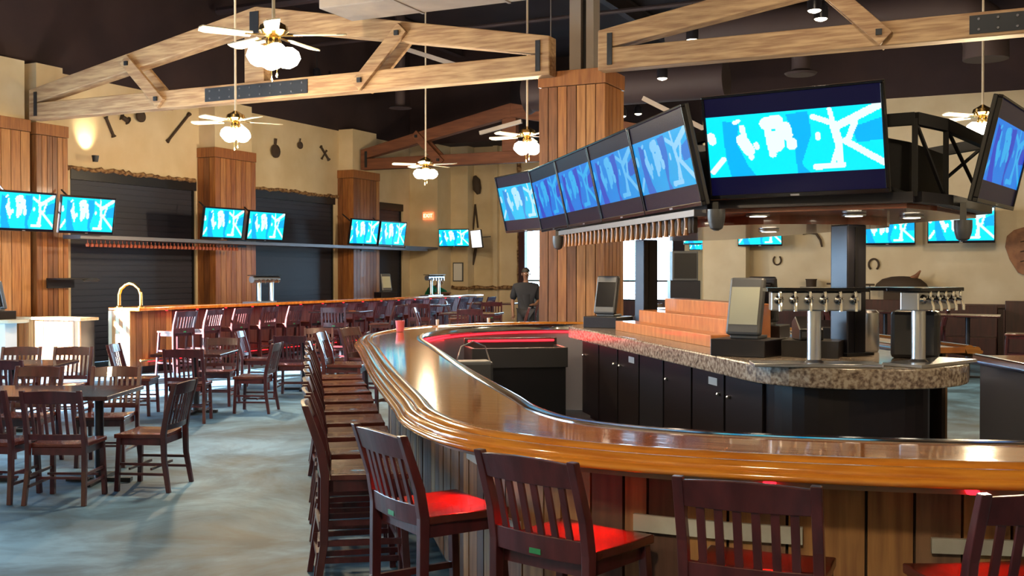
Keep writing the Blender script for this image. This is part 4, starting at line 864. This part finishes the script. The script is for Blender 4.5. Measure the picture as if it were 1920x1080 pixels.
# shelf with glass racks over the back bar
t = thing('glass_rack_shelf', 'long dark hanging shelf with rows of glasses in front of the shutters', 'shelf', (-15.45, 13.95, 2.36))
MB().box(-0.22, 0.22, 0, 12.4, 0, 0.07).build('shelf_deck', M_shelf, t)
for y in (4.77, 10.0): MB().box(-0.28, -0.22, y - 0.3, y + 0.3, -0.05, 0.12).build('wall_bracket', M_blacksteel, t)
M_glassware = mat('amber_glass', (0.45, 0.14, 0.09), 0.15, 0.3)
for k in range(40):
    y = 0.25 + k * 0.105
    MB().lathe([(0.03, -0.012), (0.006, -0.02), (0.006, -0.06), (0.035, -0.09), (0.03, -0.14)], (0.12, y, 0), 8).build('hanging_glass', M_glassware, t)
def small_tower(loc, label, rz):
    t = thing('beer_tap_tower', label, 'beer tap', loc, rz)
    MB().box(-0.5, 0.25, -0.13, 0.13, 0, 0.02).build('drip_tray', M_steel, t)
    for x in (-0.16, 0.24): MB().lathe([(0.06, 0.02), (0.048, 0.05), (0.048, 0.42)], (x, 0, 0), 14).build('tower_column', M_steel, t)
    MB().tube([(-0.38, 0, 0.46), (0.45, 0, 0.46)], 0.07, 14).build('tower_head', M_steel, t); MB().box(-0.4, 0.47, -0.09, 0.09, 0.535, 0.55).build('top_slab', M_black, t)
    for i in range(5): MB().tube([(-0.25 + i * 0.14, -0.06, 0.46), (-0.25 + i * 0.14, -0.12, 0.45), (-0.25 + i * 0.14, -0.13, 0.39)], 0.01, 6).build('faucet', M_chrome, t)
small_tower((-13.85, 17.35, 1.15), 'two-legged steel beer tap tower on the back bar before the middle column', PI / 2)
small_tower((-13.85, 24.3, 1.15), 'two-legged steel beer tap tower at the far end of the back bar', PI / 2)
o = pos((-13.95, 22.1, 1.15), PI / 2 - 0.5, 'small cash terminal on the far part of the back bar', lit=True)
tag(MB().box(-0.3, 0.3, -0.9, 0.9, 0, 0.06).build('wall_ledge', M_shelf), 'pale grey ledge on the wall right of the narrow shutter', 'ledge').location = (-15.5, 26.0, 2.42)

# ------------------------------------------------------------------ right-hand seating along the back wall
for k, x in enumerate((-4.6, -2.9, -1.2, 0.5)):
    t = thing('booth_bench', 'dark red high-backed booth bench against the pale back wall, %s from the pier' % ordn[k], 'bench', (x, BACKY - 0.75, 0), group='booth benches along the back wall')
    MB().box(-0.78, 0.78, 0.35, 0.5, 0, 1.18 if k % 2 else 1.08).build('backrest', M_wain, t, 0.01); MB().box(-0.78, 0.78, -0.2, 0.34, 0.0, 0.46).build('seat', M_wain, t, 0.02)
    MB().box(-0.80, -0.781, -0.2, 0.5, 0, 1.0).build('end_panel', M_wain, t)
for k, (u, v, lb) in enumerate(((1815, 590, 'dark high table by the back wall at the frame edge side'), (1660, 583, 'dark high table behind the beer taps'), (1330, 575, 'dark high table before the plaster pier'))):
    p = onz(u, v, 1.05); table(p.x, p.y, 0, 1.0, 0.75, 1.05, lb, (0.0,), group='high tables along the back wall')
    for s in (-1, 1): put(stool0, p.x + s * 0.78, p.y, (-s, 0.05), 'dark stool on the %s side of the %s' % ('left' if s < 0 else 'right', lb.replace('dark ', '').replace(' by the back wall at the frame edge side', ' nearest the hide')), 'stools by the back wall tables')
p = onz(1282, 560, 1.0); p = W(1282 / 2000 * 20 - 9.6, 20.0, 0)
table(p.x, p.y, YAW, 1.1, 0.7, 1.08, 'dark high table in front of the bright far windows', (0.0,))
t = thing('black_cabinet', 'dark square cabinet standing on the table before the bright windows', 'cabinet', (p.x, p.y, 1.08), YAW)
MB().box(-0.24, 0.24, -0.18, 0.18, 0.52, 1.07).build('cabinet_case', M_grayplas, t, 0.01); MB().box(-0.28, 0.28, -0.2, 0.2, 0.0, 0.519).build('cabinet_plinth', M_blacksteel, t, 0.01); MB().box(-0.21, 0.21, -0.19, -0.181, 0.56, 1.03).build('front_grille', M_black, t)
# bucket, cloth bundle and rail standing on top of the booths
t = thing('metal_bucket', 'small dark bucket on the booth back left of the canopy post', 'bucket', (onY(1521, 543, 23.675).x, 23.675, 1.08)); MB().lathe([(0.085, 0), (0.115, 0.50), (0.13, 0.53), (0.11, 0.525)], (0, 0, 0), 16).build('bucket_body', M_iron, t)
q = onY(1690, 543, 23.65); t = thing('leather_saddle', 'dark saddle-like leather bundle on the booth back right of the canopy post', 'saddle', q)
MB().lathe([(0.55, 0.0), (0.5, 0.12), (0.38, 0.22), (0.2, 0.27), (0.05, 0.28)], (0, 0, 0), 20, 0, Matrix.Diagonal((1.0, 0.5, 1.0, 1))).build('saddle_seat', M_iron, t)
MB().tube([(0.1, -0.05, 0.2), (0.3, -0.05, 0.28), (0.38, -0.05, 0.40)], [0.03, 0.05, 0.015], 8).build('saddle_horn', M_leather, t); MB().box(-0.35, 0.08, -0.04, 0.09, 1.18 - q.z, 0.0).build('support_board', M_iron, t)
a, b_ = onY(1550, 532, 23.68), onY(1640, 534, 23.68)
o = MB().tube([a, b_], 0.02, 8)
for k in range(5): p = a.lerp(b_, 0.1 + k * 0.2); o.tube([p, (p.x, p.y, 1.18)], 0.014, 6)
tag(o.build('iron_rail', M_iron), 'low iron rail on the booth back behind the canopy post', 'rail')

# ------------------------------------------------------------------ old tools on the walls
def horseshoe(c, nrm, r, lb, up=1):
    pts = [Vector((r * math.sin(a) * 0.85, 0, up * r * math.cos(a))) for a in [math.radians(-145 + i * 290 / 16) for i in range(17)]]
    o = MB().tube(pts, r * 0.18, 7).build('horseshoe', M_iron); o.location = c; o.rotation_euler = (0, 0, facing(*nrm) + PI); tag(o, lb, 'horseshoe')
horseshoe(onY(1457, 488, 23.97), (0, -1), 0.10, 'small horseshoe on the pale wall left of the canopy post', -1); horseshoe(onY(1638, 496, 23.97), (0, -1), 0.12, 'horseshoe on the pale wall right of the canopy post')
pts = [onY(u, v, 23.95) for u, v in ((1505, 440), (1515, 436), (1530, 438), (1538, 450), (1541, 463))]
tag(MB().tube(pts, [0.01, 0.025, 0.03, 0.025, 0.02], 7).build('sickle', M_iron), 'curved iron sickle on the pale wall under the canopy soffit', 'tool')
q = onY(1921, 472, 23.9); poly = [(-0.36, 0.1), (-0.33, 0.32), (-0.2, 0.44), (0, 0.5), (0.25, 0.45), (0.36, 0.25), (0.36, -0.1), (0.2, -0.35), (0.05, -0.5), (-0.12, -0.42), (-0.28, -0.15)]
MX = Matrix(((1, 0, 0, 0), (0, 0, -1, 0), (0, 1, 0, 0), (0, 0, 0, 1)))
t = thing('leather_hide', 'brown leather hide shield hung on the pale wall at the frame edge', 'wall decoration', q); MB().prism(poly, -0.03, 0.03, 0, MX).build('hide', M_leather, t, 0.01)
for z in (0.2, 0.0, -0.2): MB().tube([(-0.08, -0.04, z), (0.05, -0.045, z + 0.03), (0.1, -0.04, z)], 0.012, 6).build('stitched_mark', M_iron, t)
tools = [((200, 220), (215, 257), 'short iron bar on the plaster left of the shutter end', 0.03), ((315, 266), (357, 214), 'long iron poker slanting on the plaster above the first shutter', 0.028), ((229, 219), (241, 227), 'small iron clamp under the first truss', 0.05),
         ((602, 275), (617, 300), 'iron tongs leg slanting down on the plaster above the second shutter', 0.03), ((613, 283), (604, 298), 'short iron tongs leg beside the slanting one', 0.02)]
for a, b_, lb, r in tools:
    A, B = onX(*a, LX + 0.03), onX(*b_, LX + 0.03); tag(MB().tube([A, A.lerp(B, 0.1), A.lerp(B, 0.9), B], [r * 1.6, r, r, r * 1.8], 8).build('wall_tool', M_iron), lb, 'tool')
for u, v, r, lb in ((265, 219, 0.12, 'round iron pulley on the plaster under the first truss'), (563, 273, 0.09, 'small iron pulley above the second shutter'), (517, 284, 0.16, 'large iron lantern shape above the second shutter')):
    o = MB().lathe([(r * 0.5, -0.02), (r, 0.0), (r, 0.03), (r * 0.5, 0.05)], (0, 0, 0), 16, 0, Matrix.Rotation(PI / 2, 4, 'Y')).tube([(0, 0, r), (0.02, 0, r * 1.9)], r * 0.2, 6).build('iron_pulley', M_iron); o.location = onX(u, v, LX + 0.05); tag(o, lb, 'tool')
q = onY(893, 348, 28.05); tag(MB().tube([q + Vector((-0.05, 0, 0.28)), q + Vector((0, 0, 0.15)), q + Vector((0.03, 0, -0.1)), q + Vector((0.08, 0, -0.25))], [0.05, 0.12, 0.13, 0.06], 10).build('ox_yoke', M_iron), 'dark curved yoke high on the far end wall', 'tool')
q = onY(891, 402, 28.12); tag(MB().tube([q + Vector((-0.07, 0, -0.45)), q + Vector((0, 0, 0.3))], 0.025, 6).tube([q + Vector((0.09, 0, -0.4)), q + Vector((0, 0, 0.3))], 0.025, 6).build('iron_tongs', M_iron), 'long open iron tongs on the far end wall beside the screens', 'tool')
q = onY(890, 478, 28.12); tag(MB().tube([q + Vector((0.05, 0, 0.3)), q + Vector((0, 0, 0)), q + Vector((-0.05, 0, -0.3))], [0.03, 0.045, 0.02], 6).build('iron_hook', M_iron), 'iron hook hanging below the tongs on the far end wall', 'tool')
q = onY(859, 510, 27.78); t = thing('framed_notice', 'grey framed notice on the white pier behind the person in green', 'notice', q); MB().box(-0.17, 0.17, -0.015, 0.015, -0.28, 0.28).build('frame', M_grayplas, t); MB().box(-0.14, 0.14, -0.018, -0.0155, -0.25, 0.25).build('sheet', M_paper, t)
# exit sign
q = onY(803, 405, 26.965); t = thing('exit_sign', 'glowing red exit sign on the beige far wall', 'sign', q, 0.0)
MB().box(-0.17, 0.17, -0.02, 0.03, -0.11, 0.11).build('sign_box', M_exit, t, 0.005)
cu = bpy.data.curves.new('exit_lettering', 'FONT'); cu.body = 'EXIT'; cu.size = 0.15; cu.align_x = 'CENTER'; cu.align_y = 'CENTER'; cu.extrude = 0.002
o = bpy.data.objects.new('lettering', cu); COL.objects.link(o); o.parent = t; o.location = (0, -0.024, 0); o.rotation_euler = (PI / 2, 0, 0); cu.materials.append(M_exitlet)
bpy.context.view_layer.update(); me_ = bpy.data.meshes.new_from_object(o.evaluated_get(bpy.context.evaluated_depsgraph_get())); me_.materials.clear(); me_.materials.append(M_exitlet)
bpy.data.objects.remove(o); o = bpy.data.objects.new('lettering', me_); COL.objects.link(o); o.parent = t; o.location = (0, -0.024, 0); o.rotation_euler = (PI / 2, 0, 0)

# ------------------------------------------------------------------ people
def skin_mesh(name, verts, edges, radii, m, parent, root=0, sub=2):
    me = bpy.data.meshes.new(name); me.from_pydata([tuple(v) for v in verts], edges, []); me.materials.append(m)
    o = bpy.data.objects.new(name, me); COL.objects.link(o); o.parent = parent
    s = o.modifiers.new('skin', 'SKIN'); s.use_smooth_shade = True
    for i, r in enumerate(radii):
        rr = r if isinstance(r, tuple) else (r, r); me.skin_vertices[0].data[i].radius = rr
    me.skin_vertices[0].data[root].use_root = True
    b = o.modifiers.new('sub', 'SUBSURF'); b.levels = sub; b.render_levels = sub; return o
M_skin = mat('brown_skin', (0.16, 0.075, 0.045), 0.5); M_hair = mat('black_hair', (0.01, 0.008, 0.008), 0.7)
M_shirtg = mat('green_shirt', (0.0, 0.20, 0.09), 0.8); M_shirtk = mat('black_shirt', (0.005, 0.006, 0.012), 0.8); M_pant = mat('dark_trousers', (0.015, 0.015, 0.022), 0.8)
def person(label, loc, rz, J, shirt, pants):
    """J: joints by name, figure faces -Y"""
    t = thing('person', label, 'person', loc, rz); V = []; R = []; E = []; ix = {}
    def v(n, p, r): ix[n] = len(V); V.append(Vector(p)); R.append(r)
    for n, p, r in J: v(n, p, r)
    ch = [('pelvis', 'waist'), ('waist', 'chest'), ('chest', 'neck'), ('neck', 'jaw'), ('jaw', 'head'), ('head', 'crown'), ('pelvis', 'hipL'), ('hipL', 'kneeL'), ('kneeL', 'ankL'), ('ankL', 'toeL'), ('pelvis', 'hipR'), ('hipR', 'kneeR'), ('kneeR', 'ankR'), ('ankR', 'toeR'),
          ('chest', 'shL'), ('shL', 'elL'), ('elL', 'wrL'), ('wrL', 'haL'), ('chest', 'shR'), ('shR', 'elR'), ('elR', 'wrR'), ('wrR', 'haR')]
    E = [(ix[a], ix[b]) for a, b in ch]
    for s in 'LR':                                   # four fingers and a thumb rooted in the palm
        w_ = V[ix['wr' + s]]; h_ = V[ix['ha' + s]]; d = (h_ - w_).normalized(); side = d.cross(Vector((0, 0, 1)) if abs(d.z) < 0.8 else Vector((0, 1, 0))).normalized()
        for k in range(4):
            a = len(V); V.append(h_ + side * (k - 1.5) * 0.021 + d * 0.045); R.append(0.0095); V.append(h_ + side * (k - 1.5) * 0.023 + d * (0.085 - abs(k - 1.3) * 0.006) + Vector((0, -0.012, -0.01))); R.append(0.007)
            E += [(ix['ha' + s], a), (a, a + 1)]
        a = len(V); V.append(h_ + side * 0.045 + d * 0.0); R.append(0.011); V.append(h_ + side * 0.06 + d * 0.03); R.append(0.009); E += [(ix['ha' + s], a), (a, a + 1)]
    RB = [tuple(c * 0.78 for c in r) if (isinstance(r, tuple) and i in (ix['pelvis'], ix['waist'], ix['chest'])) else r for i, r in enumerate(R)]
    skin_mesh('body', V, E, RB, M_skin, t, ix['pelvis'])
    def part(nm, names, links, grow, m, root):
        k = {n: i for i, n in enumerate(names)}; vs = [V[ix[n]].copy() for n in names]; rs = []
        if 'neck' in names: vs[names.index('neck')] = V[ix['chest']].lerp(V[ix['neck']], 0.93)
        for n in names: r = R[ix[n]]; e_ = grow + (0.022 if n == 'chest' else 0.0); rs.append((r[0] + e_, r[1] + e_) if isinstance(r, tuple) else r + grow)
        return skin_mesh(nm, vs, [(k[a], k[b]) for a, b in links], rs, m, t, k[root])
    part('shirt', ['waist', 'chest', 'pelvis', 'neck', 'shL', 'elL', 'shR', 'elR'], [('pelvis', 'waist'), ('waist', 'chest'), ('chest', 'neck'), ('chest', 'shL'), ('shL', 'elL'), ('chest', 'shR'), ('shR', 'elR')], 0.034, shirt, 'waist')
    part('trousers', ['pelvis', 'hipL', 'kneeL', 'ankL', 'hipR', 'kneeR', 'ankR'], [('pelvis', 'hipL'), ('hipL', 'kneeL'), ('kneeL', 'ankL'), ('pelvis', 'hipR'), ('hipR', 'kneeR'), ('kneeR', 'ankR')], 0.026, pants, 'pelvis')
    for s in 'LR':
        a = V[ix['ank' + s]]; b = V[ix['toe' + s]]; skin_mesh('shoe', [a + Vector((0, 0.03, -0.03)), a.lerp(b, 0.5) + Vector((0, 0, 0.0)), b], [(0, 1), (1, 2)], [0.052, 0.05, 0.042], M_black, t)
    hd = V[ix['head']]; cr_ = V[ix['crown']]; jw = V[ix['jaw']]; up = (cr_ - jw).normalized()
    f = Vector((0, -1, 0)) - up * Vector((0, -1, 0)).dot(up); f.normalize(); rt = up.cross(f)
    hc = MB()
    q = [(0.02, 0.112), (0.05, 0.110), (0.08, 0.090), (0.105, 0.05), (0.115, 0.008)]
    Mh = Matrix((rt, -f, up)).transposed().to_4x4(); Mh.translation = hd - f * 0.016 + up * 0.022
    hc.lathe([(r, z) for z, r in q], (0, 0, 0), 18, 0, Mh @ Matrix.Diagonal((0.76, 0.96, 1, 1))).build('hair', M_hair, t)
    MB().tube([hd + f * 0.09 + up * 0.02, hd + f * 0.118 - up * 0.025, hd + f * 0.09 - up * 0.035], [0.008, 0.014, 0.01], 7).build('nose', M_skin, t)
    for s in (-1, 1):
        MB().lathe([(0.002, -0.01), (0.010, 0), (0.002, 0.01)], hd + f * 0.086 + rt * s * 0.032 + up * 0.012, 8).build('eye', M_paper, t)
        MB().lathe([(0.006, -0.03), (0.014, 0.0), (0.008, 0.03)], hd + rt * s * 0.082 - up * 0.005, 8).build('ear', M_skin, t)
    MB().tube([hd + f * 0.082 - up * 0.062 - rt * 0.025, hd + f * 0.094 - up * 0.064, hd + f * 0.082 - up * 0.062 + rt * 0.025], 0.006, 6).build('mouth', mat('lips', (0.12, 0.04, 0.035), 0.5), t)
    return t
H = 1.0
standing = [('pelvis', (0, 0, 0.98), (0.155, 0.11)), ('waist', (0, 0, 1.14), (0.145, 0.10)), ('chest', (0, 0, 1.42), (0.17, 0.115)), ('neck', (0, 0.0, 1.56), 0.048), ('jaw', (0, -0.01, 1.63), 0.052), ('head', (0, -0.015, 1.72), (0.08, 0.10)), ('crown', (0, -0.01, 1.80), 0.06),
            ('hipL', (0.09, 0, 0.92), 0.09), ('kneeL', (0.11, -0.02, 0.51), 0.06), ('ankL', (0.12, 0.02, 0.09), 0.042), ('toeL', (0.14, -0.13, 0.04), 0.035), ('hipR', (-0.09, 0, 0.92), 0.09), ('kneeR', (-0.11, -0.03, 0.51), 0.06), ('ankR', (-0.12, 0.02, 0.09), 0.042), ('toeR', (-0.14, -0.13, 0.04), 0.035),
            ('shL', (0.21, 0, 1.45), 0.062), ('elL', (0.27, 0.04, 1.17), 0.045), ('wrL', (0.20, -0.18, 1.08), 0.032), ('haL', (0.14, -0.25, 1.08), 0.034), ('shR', (-0.21, 0, 1.45), 0.062), ('elR', (-0.28, 0.03, 1.17), 0.045), ('wrR', (-0.27, -0.06, 0.93), 0.032), ('haR', (-0.27, -0.08, 0.85), 0.034)]
p = W(0.29, 22.3); person('person in a black shirt standing in the bright far doorway', (p.x, p.y, 0), YAW, standing, M_shirtk, M_pant)
sit = [('pelvis', (0, 0, 0.86), (0.155, 0.12)), ('waist', (0, -0.06, 1.0), (0.15, 0.11)), ('chest', (0, -0.22, 1.24), (0.18, 0.12)), ('neck', (0, -0.31, 1.36), 0.048), ('jaw', (0, -0.36, 1.42), 0.052), ('head', (0, -0.40, 1.50), (0.08, 0.10)), ('crown', (0, -0.40, 1.58), 0.06),
       ('hipL', (0.09, -0.05, 0.84), 0.095), ('kneeL', (0.14, -0.45, 0.82), 0.062), ('ankL', (0.14, -0.40, 0.38), 0.042), ('toeL', (0.15, -0.53, 0.32), 0.035), ('hipR', (-0.09, -0.05, 0.84), 0.095), ('kneeR', (-0.14, -0.45, 0.82), 0.062), ('ankR', (-0.14, -0.40, 0.38), 0.042), ('toeR', (-0.15, -0.53, 0.32), 0.035),
       ('shL', (0.21, -0.22, 1.28), 0.065), ('elL', (0.30, -0.46, 1.16), 0.046), ('wrL', (0.12, -0.64, 1.19), 0.032), ('haL', (0.05, -0.70, 1.19), 0.034), ('shR', (-0.21, -0.22, 1.28), 0.065), ('elR', (-0.30, -0.46, 1.16), 0.046), ('wrR', (-0.12, -0.64, 1.19), 0.032), ('haR', (-0.05, -0.70, 1.19), 0.034)]
p = onY(852, 540, 25.8); person('person in a green shirt sitting bent over the far end of the back bar', (-14.86, 25.7, 0), PI / 2 - 0.05, sit, M_shirtg, M_pant)
put(stool0, -14.92, 25.7, (1, 0.05), 'dark stool under the person in green behind the back bar', None)
